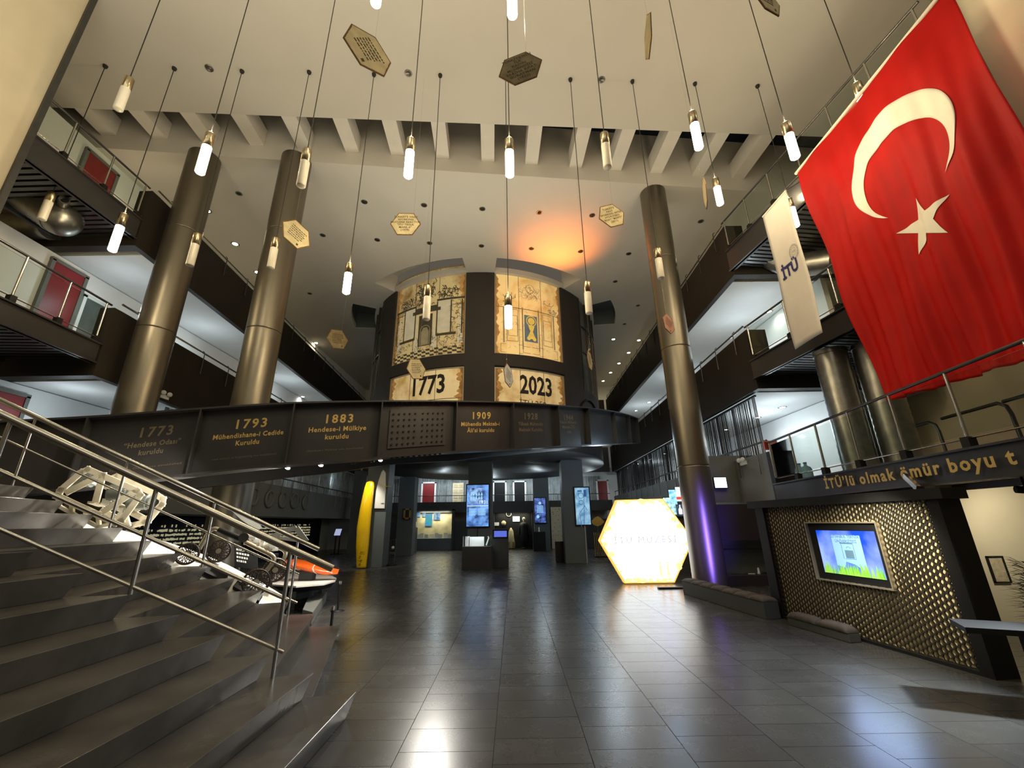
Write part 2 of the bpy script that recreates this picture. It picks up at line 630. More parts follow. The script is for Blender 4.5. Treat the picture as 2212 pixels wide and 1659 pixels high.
for k, (zs, zf, zp) in enumerate(LV):
    top = (M_LGREY, M_BROWN, M_BROWN)[k]
    sb = M_WHITE if k else M_CHAR
    struct(strip(gl, YL0 + 0.2, 33.4, -4.0, -0.16, zs + 0.02, zf).build('floor_gallery', sb))
    struct(strip(gr, YR0 + 0.2, 33.4, 0.16, 5.2, zs + 0.02, zf).build('floor_gallery', sb))
    struct(strip(gl, YL0, YB, -0.16, 0.0, zs, zp).build('trim_parapet', top))
    struct(strip(gr, YR0, YB, 0.0, 0.16, zs, zp).build('trim_parapet', top))
    # end returns of the parapets and the transverse beams that carry the bridges
    struct(MB().box(((gl(YL0) - 4.2) / 2 - 5.1 + 5.1 - 2.0 + 2.0, YL0 + 0.08, (zs + zf) / 2), (4.2, 0.2, zf - zs)).build('trim_beam', M_BROWN)) if False else None
    struct(MB().hexa([(gl(YL0) - 4.1, YL0 - .25, zs), (gl(YL0), YL0 - .25, zs), (gl(YL0), YL0, zs), (gl(YL0) - 4.1, YL0, zs),
                      (gl(YL0) - 4.1, YL0 - .25, zf), (gl(YL0), YL0 - .25, zf), (gl(YL0), YL0, zf), (gl(YL0) - 4.1, YL0, zf)]).build('trim_beam', M_BROWN))
    struct(MB().hexa([(gr(YR0), YR0 - .25, zs), (gr(YR0) + 5.0, YR0 - .25, zs), (gr(YR0) + 5.0, YR0, zs), (gr(YR0), YR0, zs),
                      (gr(YR0), YR0 - .25, zf), (gr(YR0) + 5.0, YR0 - .25, zf), (gr(YR0) + 5.0, YR0, zf), (gr(YR0), YR0, zf)]).build('trim_beam', M_BROWN))
    struct(MB().box((gl(YL0) - 0.18, YL0 - 0.12, (zf + zp) / 2), (0.36, 0.25, zp - zf)).build('trim_parapet', M_BROWN))
    struct(MB().box((gr(YR0) + 0.28, YR0 - 0.12, (zf + zp) / 2), (0.56, 0.25, zp - zf)).build('trim_parapet', M_BROWN))
    # inner corridor walls
    ztop = (LV[k + 1][0] if k < 2 else Z2)
    struct(MB().box((XIL - 0.1, (YL0 - 2 + 33.4) / 2, (zf + ztop) / 2), (0.16, 33.4 - YL0 + 2, ztop - zf - 0.01)).build('wall_gallery', M_WHITE))
    struct(MB().box((XIR + 0.1, (YR0 + 33.4) / 2, (zf + ztop) / 2), (0.16, 33.4 - YR0, ztop - zf - 0.01)).build('wall_gallery', M_WHITE))
# right-hand dropped fascia above the first-floor curtain is the second parapet; grey wall of the ground floor right side
struct(strip(gr, 14.6, YB, 0.9, 1.1, 0.0, 2.1).build('wall_right', M_SLATE))
struct(strip(gl, 11.5, YB, -2.6, -2.4, 0.0, 2.12).build('wall_left', M_BLACK))
# back galleries
xl, xr = gl(YB), gr(YB)
for k, (zs, zf, zp) in enumerate(LV):
    if k == 0:
        struct(MB().box(((xl + xr) / 2, YB + 1.25, 2.62), (xr - xl - .04, 2.5, 0.16)).build('floor_gallery', M_CHAR))
        struct(MB().box(((xl + xr) / 2, YB + .06, 2.62 + .2), (xr - xl - .3, 0.1, 0.72)).build('trim_parapet', M_CHAR))
    else:
        struct(MB().box(((xl + xr) / 2, YB + 1.25, zf - .25), (xr - xl - .04, 2.4, 0.5)).build('floor_gallery', M_WHITE))
        struct(MB().box(((xl + xr) / 2, YB - .05, (zs + zp) / 2), (xr - xl - .36, 0.14, zp - zs)).build('trim_parapet', M_CHAR if k == 1 else M_BROWN))

# piers either side of the viewer
pl = PY(100, 205, 6.0)
pr_ = PY(2113, 145, 4.9)
o = struct(MB().box((pl.x - 2.0, 4.9, 6.5), (4.0, 2.2, 13.0)).build('wall_pier', M_CREAM))
o = struct(MB().box((pl.x + .02, 6.03, 6.5), (0.06, 0.10, 12.98)).build('trim_2', M_DKSTEEL))
o = struct(MB().box((pr_.x + 2.0, 3.8, 6.5), (4.0, 2.2, 13.0)).build('wall_pier', M_CREAM))
o = struct(MB().box((pr_.x - .10, 4.86, 6.5), (0.22, 0.12, 12.98)).build('trim_2', mat('shaded_pier_olive', (0.10, 0.08, 0.045), 0.6, var=0.2)))  # dark strip standing in for the pier's inner side in shadow
# cream wall beyond the honeycomb panel
cw = PX(2140, 1230, 7.6)
struct(MB().box((9.95, 7.9, 1.2), (4.6, 0.2, 2.4)).build('wall_right', M_CREAM))

# ------------------------------------------------------------------ round columns
for (cx, cy, lab) in ((-9.36, 9.94, 'leftmost of the tall bronze columns, beside the upper gallery bridges'),
                      (-6.60, 10.08, 'tall bronze column at the left, second from the gallery bridges'),
                      (4.97, 11.66, 'tall bronze column behind the bench, washed with violet light')):
    t = thing('column', lab, 'column', (cx, cy, 0), 'bronze columns')
    zz = [0.0, 3.1, 6.6, 9.7, Z2 - 0.01]
    mb = MB()
    for a, b in zip(zz[:-1], zz[1:]):
        mb.lathe((cx, cy, 0), [(0.412, a + .002), (0.42, a + .008), (0.42, a + .03), (0.42, a + .3), (0.42, b - .3), (0.42, b - .03), (0.42, b - .008), (0.412, b - .002)], 48)
    mb.build('shaft', M_COLUMN, t)

# ------------------------------------------------------------------ drum
t = thing('drum_wall', 'dark round tower hung over the hall with glowing picture panels', 'tower', (DC[0], DC[1], 4.6))
AMAX = 100


def arc_wall(mb, a0, a1, r, z0, z1, th=0.25, n=None):
    n = n or max(2, int(abs(a1 - a0) / 3))
    for i in range(n):
        p, q = a0 + (a1 - a0) * i / n, a0 + (a1 - a0) * (i + 1) / n
        mb.hexa([cyl(p, r, z0), cyl(q, r, z0), cyl(q, r - th, z0), cyl(p, r - th, z0), cyl(p, r, z1), cyl(q, r, z1), cyl(q, r - th, z1), cyl(p, r - th, z1)])
    return mb


mb = MB()
LA, LB, RA, RB = -41, -4.6, 7.2, 39
arc_wall(mb, LB, RA, DR, 4.6, Z2)
arc_wall(mb, -54, LA, DR, 4.6, Z2)
arc_wall(mb, RB, 52, DR, 4.6, Z2)
for a0, a1 in ((LA, LB), (RA, RB)):
    arc_wall(mb, a0, a1, DR, 4.6, 4.9)
    arc_wall(mb, a0, a1, DR, 8.0, 8.55)
for s_ in (-1, 1):
    arc_wall(mb, 52 * s_, 100 * s_, DR, 4.6, 7.6)
mb.build('shell', mat('drum_paint', (0.034, 0.030, 0.026), 0.6, var=0.08, vscale=1, spec=0.3), t)
MB().lathe((DC[0], DC[1], 0), [(0.0, 4.45), (DR, 4.45), (DR, 4.6), (0, 4.6)], 64).build('soffit', M_CHAR, t)
M_WIN = mat('tower_window', (0.10, 0.115, 0.11), 0.15, var=0.3, vscale=2)
for s_ in (-1, 1):
    mb = MB()
    arc_wall(mb, 52 * s_, 100 * s_, DR - .1, 7.6, Z2, 0.05)
    wd = mb.build('window_band', M_WIN, t)
    mb = MB()
    for a in (52.5, 60, 68, 78, 90):
        arc_wall(mb, a * s_, (a + .6) * s_, DR, 7.6, Z2, 0.1, 1)
    for z in (9.6, 11.0):
        arc_wall(mb, 52 * s_, 100 * s_, DR - .02, z, z + .06, 0.06)
    mb.build('mullions', M_DKSTEEL, wd)
    mb = MB()
    mb.tube([cyl(46 * s_, DR + .03, 5.2 + 0.0)] + [cyl((56 + 10 * math.cos(q)) * s_, DR + .04, 6.0 + 1.15 * math.sin(q)) for q in [pi * (1 - i / 12) for i in range(13)]] + [cyl(66 * s_, DR + .03, 5.2)], 0.05, 8)
    mb.build('arch_rim', M_BLACK, t)


def panel_mat(name, strength, edge, mid):
    m = mat(name, (0.3, 0.2, 0.1), 0.5)
    nt = m.node_tree
    b = nt.nodes['Principled BSDF']
    tc = nt.nodes.new('ShaderNodeTexCoord')
    n = nt.nodes.new('ShaderNodeTexNoise')
    n.inputs['Scale'].default_value = 0.8
    n.inputs['Detail'].default_value = 9
    n.inputs['Roughness'].default_value = 0.62
    nt.links.new(tc.outputs['Object'], n.inputs['Vector'])
    r = nt.nodes.new('ShaderNodeValToRGB')
    e = r.color_ramp.elements
    e[0].position, e[0].color = 0.30, (*edge, 1)
    e[1].position, e[1].color = 0.52, (*mid, 1)
    nt.links.new(n.outputs['Fac'], r.inputs[0])
    nt.links.new(r.outputs[0], b.inputs['Base Color'])
    nt.links.new(r.outputs[0], b.inputs['Emission Color'])
    b.inputs['Emission Strength'].default_value = strength
    return m


M_PANL = panel_mat('backlit_parchment_left', 0.36, (0.22, 0.11, 0.025), (0.56, 0.43, 0.20))
M_PANR = panel_mat('backlit_parchment_right', 0.42, (0.55, 0.30, 0.05), (0.86, 0.62, 0.26))
M_PANY = panel_mat('backlit_parchment_years', 0.40, (0.48, 0.28, 0.07), (0.78, 0.60, 0.30))
M_STAIN2 = mat('brown_stain', (0.36, 0.19, 0.05), 0.7, emit=0.35, emitcol=(0.42, 0.22, 0.06), var=0.3, vscale=3)
M_STAIN = mat('burnt_stain', (0.20, 0.09, 0.02), 0.7, emit=0.35, emitcol=(0.32, 0.15, 0.03), var=0.3, vscale=4)
M_DRAW = mat('engraving_ink', (0.055, 0.045, 0.025), 0.7, emit=0.1, emitcol=(0.10, 0.08, 0.04), var=0.3, vscale=5)
M_DRAW2 = mat('pale_engraving_wash', (0.22, 0.18, 0.10), 0.7, emit=0.35, emitcol=(0.26, 0.21, 0.11), var=0.3, vscale=3)
M_SLAB = mat('pale_stone_wash', (0.45, 0.40, 0.27), 0.7, emit=0.4, emitcol=(0.50, 0.43, 0.28), var=0.15, vscale=3)
M_BLUEP = mat('blue_grey_picture', (0.10, 0.14, 0.16), 0.6, emit=0.35, emitcol=(0.10, 0.15, 0.17), var=0.25, vscale=3)
M_GOLDP = mat('gold_picture', (0.5, 0.33, 0.06), 0.6, emit=0.6, emitcol=(0.65, 0.45, 0.08), var=0.25, vscale=6)


def drum_panel(nm, lab, a0, a1, z0, z1, m, kind):
    P = thing(nm, lab, 'panel', cyl((a0 + a1) / 2, DR - .15, (z0 + z1) / 2), 'glowing picture panels on the tower')
    r = DR - 0.13
    wd = math.radians(a1 - a0) * r

    def f(off):
        return lambda x, y: cyl((a0 + a1) / 2 + math.degrees(x / r), r + off, z0 + y)
    mb = MB()
    arc_wall(mb, a0 + .3, a1 - .3, r, z0, z1, 0.06)
    mb.build('backlit_sheet', m, P)
    mb = MB()
    for zz in (z0, z1 - .05):
        arc_wall(mb, a0, a1, r + .05, zz, zz + .05, 0.06)
    for a in (a0, a1 - .45):
        arc_wall(mb, a, a + .45, r + .05, z0, z1, 0.06, 1)
    mb.build('frame', mat('pale_frame', (0.5, 0.45, 0.36), 0.4, 0.4, var=0.1), P)
    mb = MB()
    for fx in (1 / 3, 2 / 3):
        a = a0 + (a1 - a0) * fx
        arc_wall(mb, a - .07, a + .07, r + .01, z0 + .05, z1 - .05, 0.02, 1)
    if z1 - z0 > 3:
        arc_wall(mb, a0 + .4, a1 - .4, r + .01, z0 + (z1 - z0) * .55, z0 + (z1 - z0) * .55 + .02, 0.02)
    mb.build('sheet_joints', M_INKD, P)
    return P, f, wd


def edge_stain(P, f, wd, hgt, w1, w2):
    """scorched paper borders with a ragged inner edge, left and right"""
    for nm, m, off, wb in (('brown_border', M_STAIN2, .008, w1), ('scorched_border', M_STAIN, .0095, w2)):
        for sx in (-1, 1):
            ff = f(off)
            ph = random.random() * 6
            n = 40
            mb = MB()
            V = []
            for i in range(n + 1):
                y = .05 + (hgt - .1) * i / n
                k = wb * (.55 + .3 * math.sin(i * .55 + ph) + .25 * math.sin(i * 1.9 + ph) + .3 * random.random())
                V += [ff(sx * (wd / 2 - .04), y), ff(sx * (wd / 2 - .04 - max(.03, k)), y)]
            mb.add(V, [(2 * i, 2 * i + 1, 2 * i + 3, 2 * i + 2) for i in range(n)])
            mb.build(nm, m, P)


class Draw:
    """flat ink shapes laid on a mapped surface"""

    def __init__(s, fn):
        s.fn = fn
        s.mb = MB()

    def rect(s, x0, y0, x1, y1, n=3):
        s.mb.grid(lambda u, v: s.fn(x0 + (x1 - x0) * u, y0 + (y1 - y0) * v), n, 1, False)
        return s

    def line(s, pts, wd):
        for (xa, ya), (xb, yb) in zip(pts[:-1], pts[1:]):
            L = math.hypot(xb - xa, yb - ya) or 1e-6
            nx, ny = -(yb - ya) / L * wd / 2, (xb - xa) / L * wd / 2
            s.mb.add([s.fn(xa - nx, ya - ny), s.fn(xb - nx, yb - ny), s.fn(xb + nx, yb + ny), s.fn(xa + nx, ya + ny)], [(0, 1, 2, 3)])
        return s

    def poly(s, pts):
        s.mb.add([s.fn(*p) for p in pts], [tuple(range(len(pts)))])
        return s

    def ring(s, x, y, r, wd, n=20, sx=1.0, a0=0, a1=2 * pi):
        P = [(x + sx * r * math.cos(a0 + (a1 - a0) * i / n), y + r * math.sin(a0 + (a1 - a0) * i / n)) for i in range(n + 1)]
        return s.line(P, wd)

    def disc(s, x, y, r, n=16, sx=1.0):
        return s.poly([(x + sx * r * math.cos(2 * pi * i / n), y + r * math.sin(2 * pi * i / n)) for i in range(n)])

    def hatch(s, x0, y0, x1, y1, k, wd, rng=0.04):
        for i in range(k):
            x = x0 + (x1 - x0) * random.random()
            y = y0 + (y1 - y0) * random.random()
            a = random.random() * pi
            L = rng * (0.5 + random.random() * 1.5)
            s.line([(x, y), (x + L * math.cos(a), y + L * math.sin(a)), (x + L * math.cos(a + .7) * 1.6, y + L * math.sin(a + .7) * 1.6)], wd)
        return s

    def done(s, nm, m, parent):
        return s.mb.build(nm, m, parent)


# left tall panel: an engraved portal with obelisks, tablets and a chequered floor
P, f, wd = drum_panel('glowing_panel', 'tall sepia panel with a drawn dark portal, left of the pilaster', LA, LB, 8.55, 13.0, M_PANL, 0)
d = Draw(f(0.012))
for sx in (-1, 1):
    x = 0.92 * sx
    d.rect(x - .30, 1.15, x + .30, 2.75)
    d.poly([(1.62 * sx - .05, .55), (1.62 * sx + .2, .55), (1.62 * sx + .1, 2.4), (1.62 * sx, 2.4)])
d.poly([(-.62, .45), (-.32, .45), (-.40, 1.1), (-.44, 2.2), (-.50, 2.2), (-.54, 1.1)])
d.poly([(.32, .45), (.62, .45), (.54, 1.1), (.50, 2.2), (.44, 2.2), (.40, 1.1)])
d.done('tablets', M_SLAB, P)
d = Draw(f(0.016))
d.rect(-.36, .62, .36, 2.15).rect(-.75, 2.25, .75, 2.42).rect(-.6, 2.42, .6, 2.55)
d.rect(-1.5, .98, -.6, 1.1).rect(.6, .98, 1.5, 1.1)
d.rect(-1.85, 2.62, -.55, 2.72).rect(.55, 2.72, 1.9, 2.82)
for x in (-1.25, -.58, .58, 1.25, -1.75, 1.75):
    d.rect(x - .03, 1.0, x + .03, 2.7)
for k in range(9):
    d.ring(0, 3.35, 0.18 + 0.02 * k, 0.012, 12)
d.hatch(-.45, 2.6, .45, 3.7, 90, .03, .10).hatch(-1.4, 2.7, -.7, 3.1, 40, .03, .10).hatch(.7, 2.8, 1.6, 3.3, 50, .03, .10)
d.hatch(-1.9, .3, -1.3, 2.6, 70, .018, .07).hatch(1.3, .3, 1.9, 2.6, 70, .018, .07).hatch(-1.2, .3, 1.2, 1.0, 90, .016, .06)
for row in range(4):
    for c in range(-9, 10):
        if (row + c) % 2 == 0:
            x = c * .21
            d.poly([(x - .1, .08 + row * .09), (x + .1, .08 + row * .09), (x + .08, .17 + row * .09), (x - .12, .17 + row * .09)])
d.done('engraving', M_DRAW, P)
d = Draw(f(0.020))
d.ring(0, 1.35, .26, .03, 14, 1, 0, pi).rect(-.27, .65, -.23, 1.36).rect(.23, .65, .27, 1.36)
d.poly([(-.2, .66), (.2, .66), (.2, 1.3), (.1, 1.5), (-.1, 1.5), (-.2, 1.3)])
d.disc(0, 3.35, .17).rect(-.2, 2.45, .2, 2.52)
d.done('inner_arch', M_DRAW2, P)

edge_stain(P, f, wd, 4.45, .32, .14)
# right tall panel: a drawn stone front with a blue niche and golden globe
P, f, wd = drum_panel('glowing_panel', 'tall bright sepia panel with a golden globe, right of the pilaster', RA, RB, 8.52, 12.75, M_PANR, 1)
d = Draw(f(0.012))
for sx in (-1, 1):
    d.ring(.86 * sx, 1.45, .7, .022, 4, .42, pi / 4, 2 * pi + pi / 4)
    d.line([(.62 * sx, .7), (.62 * sx, 2.25), (1.12 * sx, 2.25), (1.12 * sx, .7), (.62 * sx, .7)], .025)
    d.rect(.40 * sx - .03, .35, .40 * sx + .03, 2.4).rect(1.25 * sx - .05, .6, 1.25 * sx + .02, 2.35)
    d.ring(1.0 * sx, 2.95, .18, .025, 10, 1.6, pi, 2 * pi).hatch(.9 * sx - .2, 2.75, .9 * sx + .2, 3.0, 10, .02, .05)
    d.line([(.4 * sx, .55), (1.4 * sx, .55), (1.4 * sx, .15), (.4 * sx, .15)], .022)
d.line([(-1.4, 2.42), (1.4, 2.42)], .04).line([(-1.3, 2.62), (1.3, 2.62)], .05).line([(-1.2, 2.75), (1.2, 2.75)], .025)
d.line([(-.4, .2), (.4, .2), (.4, .5), (-.4, .5), (-.4, .2)], .022)
d.ring(0, 3.42, .22, .02, 16).hatch(-.5, 2.85, .5, 3.45, 110, .014, .06).hatch(1.0, 2.35, 1.4, 2.6, 40, .016, .05).hatch(-1.4, .3, 1.4, 2.4, 60, .01, .06)
d.done('engraving', M_DRAW2, P)
d = Draw(f(0.016))
d.rect(-.32, .75, .32, 2.05)
d.done('niche', M_BLUEP, P)
d = Draw(f(0.020))
d.disc(.02, 1.78, .17).ring(.02, 1.78, .24, .04, 16, 1.0).rect(-.03, 1.25, .07, 1.6)
d.poly([(-.14, 1.55), (.18, 1.55), (.08, 1.25), (-.04, 1.25)]).poly([(-.2, .9), (.24, .9), (.09, 1.25), (-.05, 1.25)]).disc(-.12, .92, .09).disc(.16, .9, .09)
d.done('globe_figure', M_GOLDP, P)

edge_stain(P, f, wd, 4.2, .18, .05)
for (a0, a1, z1, m, yr, sub, lab, nm) in ((LA, LB, 7.98, M_PANY, '1773', '250.YIL', 'low sepia panel reading 1773 under the portal picture', 'year_panel'),
                                         (RA, RB, 7.94, M_PANY, '2023', 'İTÜ 250', 'low sepia panel reading 2023 under the globe picture', 'year_panel')):
    P, f, wd = drum_panel(nm, lab, a0, a1, 4.95, z1, m, 2)
    ff = f(0.014)
    text_mb([yr], 1.14, lambda x, y: ff(x + (.26 if yr == '1773' else .20), y + z1 - 4.95 - 0.72), fit=1.55, bold=0.03).build('year_lettering', M_INKD, P)
    text_mb([sub], 0.36, lambda x, y: ff(x, y + z1 - 4.95 - 1.50)).build('small_lettering', M_INK, P)
    edge_stain(P, f, wd, z1 - 4.95, .30, .16)

# ground-floor pillars under the tower
PILS = [(PZ(800, 1226, 0), 0.95, 0.9, 'grey square pillar behind the yellow hull'),
        (PZ(1033, 1222, 0) + Vector((0, .6, 0)), 1.10, 0.9, 'grey square pillar behind the tall central screen'),
        (PZ(1247, 1217, 0), 0.98, 0.9, 'grey square pillar left of the glowing hexagon'),
        (PZ(870, 1200, 0), 0.95, 0.9, 'dark far pillar beside the gold-framed portrait'),
        (PZ(1176, 1192, 0) + Vector((0, 1.2, 0)), 1.0, 0.9, 'dark far pillar with a small upright screen'),
        (PZ(758, 1196, 0), 0.6, 0.7, 'slim dark far pillar left of the yellow hull')]
for p, a, b, lab in PILS:
    tp = 4.45 if (Vector((p.x - DC[0], p.y - DC[1])).length < 6.4) else 5.15
    o = MB().box((p.x, p.y + b / 2, tp / 2), (a, b, tp)).build('pillar', M_SLATE, bevel=0.01)
    tag(o, lab, 'pillar', 'pillars of the ground floor')

# ================================================================== CURVED RAMP GIRDER
RU = [190, 435, 637, 827, 988, 1110, 1207, 1272, 1328, 1360, 1378]
RT = [898, 880, 868, 864.5, 865, 868, 874.5, 880, 888, 896, 903]
RY = [6.97, 7.48, 7.95, 8.63, 9.69, 10.59, 11.89, 13.22, 15.1, 17.6, 20.0]
rp = [PY(u, v, y) for u, v, y in zip(RU, RT, RY)]
rp = [Vector((-9.6, 6.35, 3.28))] + rp
GH = 1.25


def crom(P, n):
    out = []
    for i in range(len(P) - 1):
        p0, p1, p2, p3 = P[max(i - 1, 0)], P[i], P[i + 1], P[min(i + 2, len(P) - 1)]
        for k in range(n):
            t = k / n
            out.append(0.5 * ((2 * p1) + (p2 - p0) * t + (2 * p0 - 5 * p1 + 4 * p2 - p3) * t * t + (3 * p1 - p0 - 3 * p2 + p3) * t ** 3))
    out.append(P[-1].copy())
    return out


NS = 8
rc = crom(rp, NS)


def rn(i):  # horizontal normal of the ramp, away from the viewer
    d = rc[min(i + 1, len(rc) - 1)] - rc[max(i - 1, 0)]
    d.z = 0
    d.normalize()
    return Vector((-d.y, d.x, 0))


RAMP = thing('curved_ramp', 'dark steel I-beam ramp curving round in front of the tower with gold dates', 'ramp', (rc[30].x, rc[30].y, 3.0))


def sweep(prof, i0=0, i1=None):
    """profile points (offset along normal, z offset from girder top) swept along the ramp"""
    mb = MB()
    i1 = len(rc) - 1 if i1 is None else i1
    k = len(prof)
    V = []
    for i in range(i0, i1 + 1):
        n = rn(i)
        V += [rc[i] + n * a + Vector((0, 0, b)) for a, b in prof]
    Fs = []
    for i in range(i1 - i0):
        for j in range(k):
            Fs.append((i * k + j, i * k + (j + 1) % k, (i + 1) * k + (j + 1) % k, (i + 1) * k + j))
    Fs.append(tuple(range(k)))
    Fs.append(tuple(range((i1 - i0) * k, (i1 - i0 + 1) * k)))
    mb.add(V, Fs)
    return mb


sweep([(0.16, -0.02), (0.20, -0.02), (0.20, -GH + .02), (0.16, -GH + .02)]).build('web', M_GIRDER, RAMP)
sweep([(0.0, 0.0), (0.36, 0.0), (0.36, -0.035), (0.0, -0.035)]).build('top_flange', M_GIRDER, RAMP)
sweep([(0.0, -GH + .035), (0.36, -GH + .035), (0.36, -GH), (0.0, -GH)]).build('bottom_flange', M_GIRDER, RAMP)
sweep([(0.36, -GH + .42), (2.1, -GH + .42), (2.1, -GH + .28), (0.36, -GH + .28)]).build('deck', M_CHAR, RAMP)
sweep([(1.95, -0.35), (2.1, -0.35), (2.1, -GH), (1.95, -GH)]).build('inner_girder', M_GIRDER, RAMP)
st_idx = [NS * (k + 1) for k in range(11)]
for i in st_idx:
    n = rn(i)
    a = rc[i]
    d = Vector((n.y, -n.x, 0)) * 0.012
    z0, z1 = Vector((0, 0, -GH + .035)), Vector((0, 0, -0.035))
    MB().hexa([a - d + z0, a + d + z0, a + d + n * .16 + z0, a - d + n * .16 + z0, a - d + z1, a + d + z1, a + d + n * .16 + z1, a - d + n * .16 + z1]).build('stiffener', M_GIRDER, RAMP)

def ramp_fn(i0, i1, zc, off=0.155):
    """map flat letter coordinates onto the web between two stiffeners"""
    a, b = rc[i0], rc[i1]
    L = Vector((b.x - a.x, b.y - a.y, 0)).length

    def f(x, y):
        t = i0 + (0.5 + x / L) * (i1 - i0)
        t = min(max(t, 0), len(rc) - 1.001)
        k = int(t)
        p = rc[k].lerp(rc[k + 1], t - k)
        n = rn(k).lerp(rn(k + 1), t - k)
        return Vector((p.x, p.y, p.z)) + n * off + Vector((0, 0, -GH * .5 + zc + y))
    return f


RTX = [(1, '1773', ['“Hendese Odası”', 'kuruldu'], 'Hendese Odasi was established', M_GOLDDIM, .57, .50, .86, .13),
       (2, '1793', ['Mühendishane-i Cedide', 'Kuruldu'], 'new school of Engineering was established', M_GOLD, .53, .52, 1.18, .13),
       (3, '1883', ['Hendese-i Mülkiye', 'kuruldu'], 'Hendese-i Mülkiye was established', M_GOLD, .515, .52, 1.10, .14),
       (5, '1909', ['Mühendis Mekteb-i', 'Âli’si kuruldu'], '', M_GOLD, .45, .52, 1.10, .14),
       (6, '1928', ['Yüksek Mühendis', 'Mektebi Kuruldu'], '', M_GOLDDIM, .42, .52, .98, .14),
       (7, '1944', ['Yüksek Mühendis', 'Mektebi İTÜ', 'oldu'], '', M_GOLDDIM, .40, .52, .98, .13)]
for k, yr, ln, sm, m, fx, fw1, fw2, sz in RTX:
    i0, i1 = NS * k, NS * (k + 1)
    Lk = (rc[i1] - rc[i0]).xy.length
    cx_ = (fx - .5) * Lk
    f1, f2, f3 = ramp_fn(i0, i1, .27), ramp_fn(i0, i1, -.02), ramp_fn(i0, i1, -.36)
    text_mb([yr], .25, lambda x, y: f1(x + cx_, y), fit=fw1, spacing=1.25, bold=.006).build('date_lettering', m, RAMP)
    text_mb(ln, sz, lambda x, y: f2(x + cx_, y), fit=fw2, spacing=1.1, bold=.003).build('name_lettering', m, RAMP)
    if sm:
        text_mb([sm], .05, lambda x, y: f3(x + cx_, y), fit=1.05, spacing=1.1).build('small_lettering', M_GOLDDIM, RAMP)
# bolted splice plate between 1883 and 1909
i0, i1 = NS * 4, NS * 5
f = ramp_fn(i0, i1, 0, .14)
L = 1.70
mb = MB()
mb.grid(lambda u, v: f(-.68 + 1.36 * u, -.42 + .86 * v), 8, 1, False)
pl_ = mb.build('splice_plate', mat('splice_plate_paint', (0.045, 0.042, 0.042), 0.45, var=0.15), RAMP, solid=0.02)
mb = MB()
f = ramp_fn(i0, i1, 0, .105)
fb = ramp_fn(i0, i1, 0, .14)
for r in range(6):
    for c in range(10):
        x = -.6 + c * .125 + (.06 if c > 4 else 0)
        y = -.34 + r * .135
        mb.tube([fb(x, y), f(x, y)], .022, 6)
mb.build('bolts', M_BLACK, pl_)
fl = ramp_fn(i0, i1, 0, .06)
mb = MB()
for c in range(10):
    x = -.6 + c * .125
    for zz in (-GH / 2 - .025, GH / 2 - .06):
        p = fl(x, zz)
        mb.tube([p, p + Vector((0, 0, .05))], .03, 6)
mb.build('flange_bolts', M_BLACK, RAMP)

# track spotlights hanging under the ramp
TS = [(638, 1012, 1), (700, 1010, 1), (752, 1012, 0), (797, 1004, 0), (826, 1003, 1)]
for j, (u, v, lit) in enumerate(TS):
    p = PY(u, v, 8.9)
    i = min(range(len(rc)), key=lambda q: (rc[q] + rn(q) * .55 - p).xy.length)
    top = rc[i] + rn(i) * .55 + Vector((0, 0, -GH + .285))
    t = thing('track_spotlight', ('lit' if lit else 'unlit black') + ' spotlight under the ramp, %s from the left of five' % ORD[j], 'spotlight', top, 'spotlights under the ramp')
    b = top + Vector((0, 0, -.20))
    MB().tube([top, b], .012, 6).build('stem', M_BLACK, t)
    ax = Vector((0.05, -0.55 if lit else 0.2, -0.75)).normalized()
    MB().tube([b - ax * .09, b + ax * .09], .055, 14).build('head', M_BLACK if not lit else M_RIM, t)
    MB().lathe(b + ax * .091, [(0.0, 0.0), (.048, 0.0), (.046, .004), (0, .006)], 14, ax).build('lens', M_BULBC if lit else M_RIM, t)
    if lit:
        lamp('SPOT', b + ax * .14, 420, (1, .93, .80), .05, to=[(-6.4, 6.8, 2.0), (-5.0, 8.0, 1.0), None, None, (-3.9, 8.8, .7)][j], spot=1.3, blend=.7)

# ================================================================== BRIDGES TO THE GALLERIES


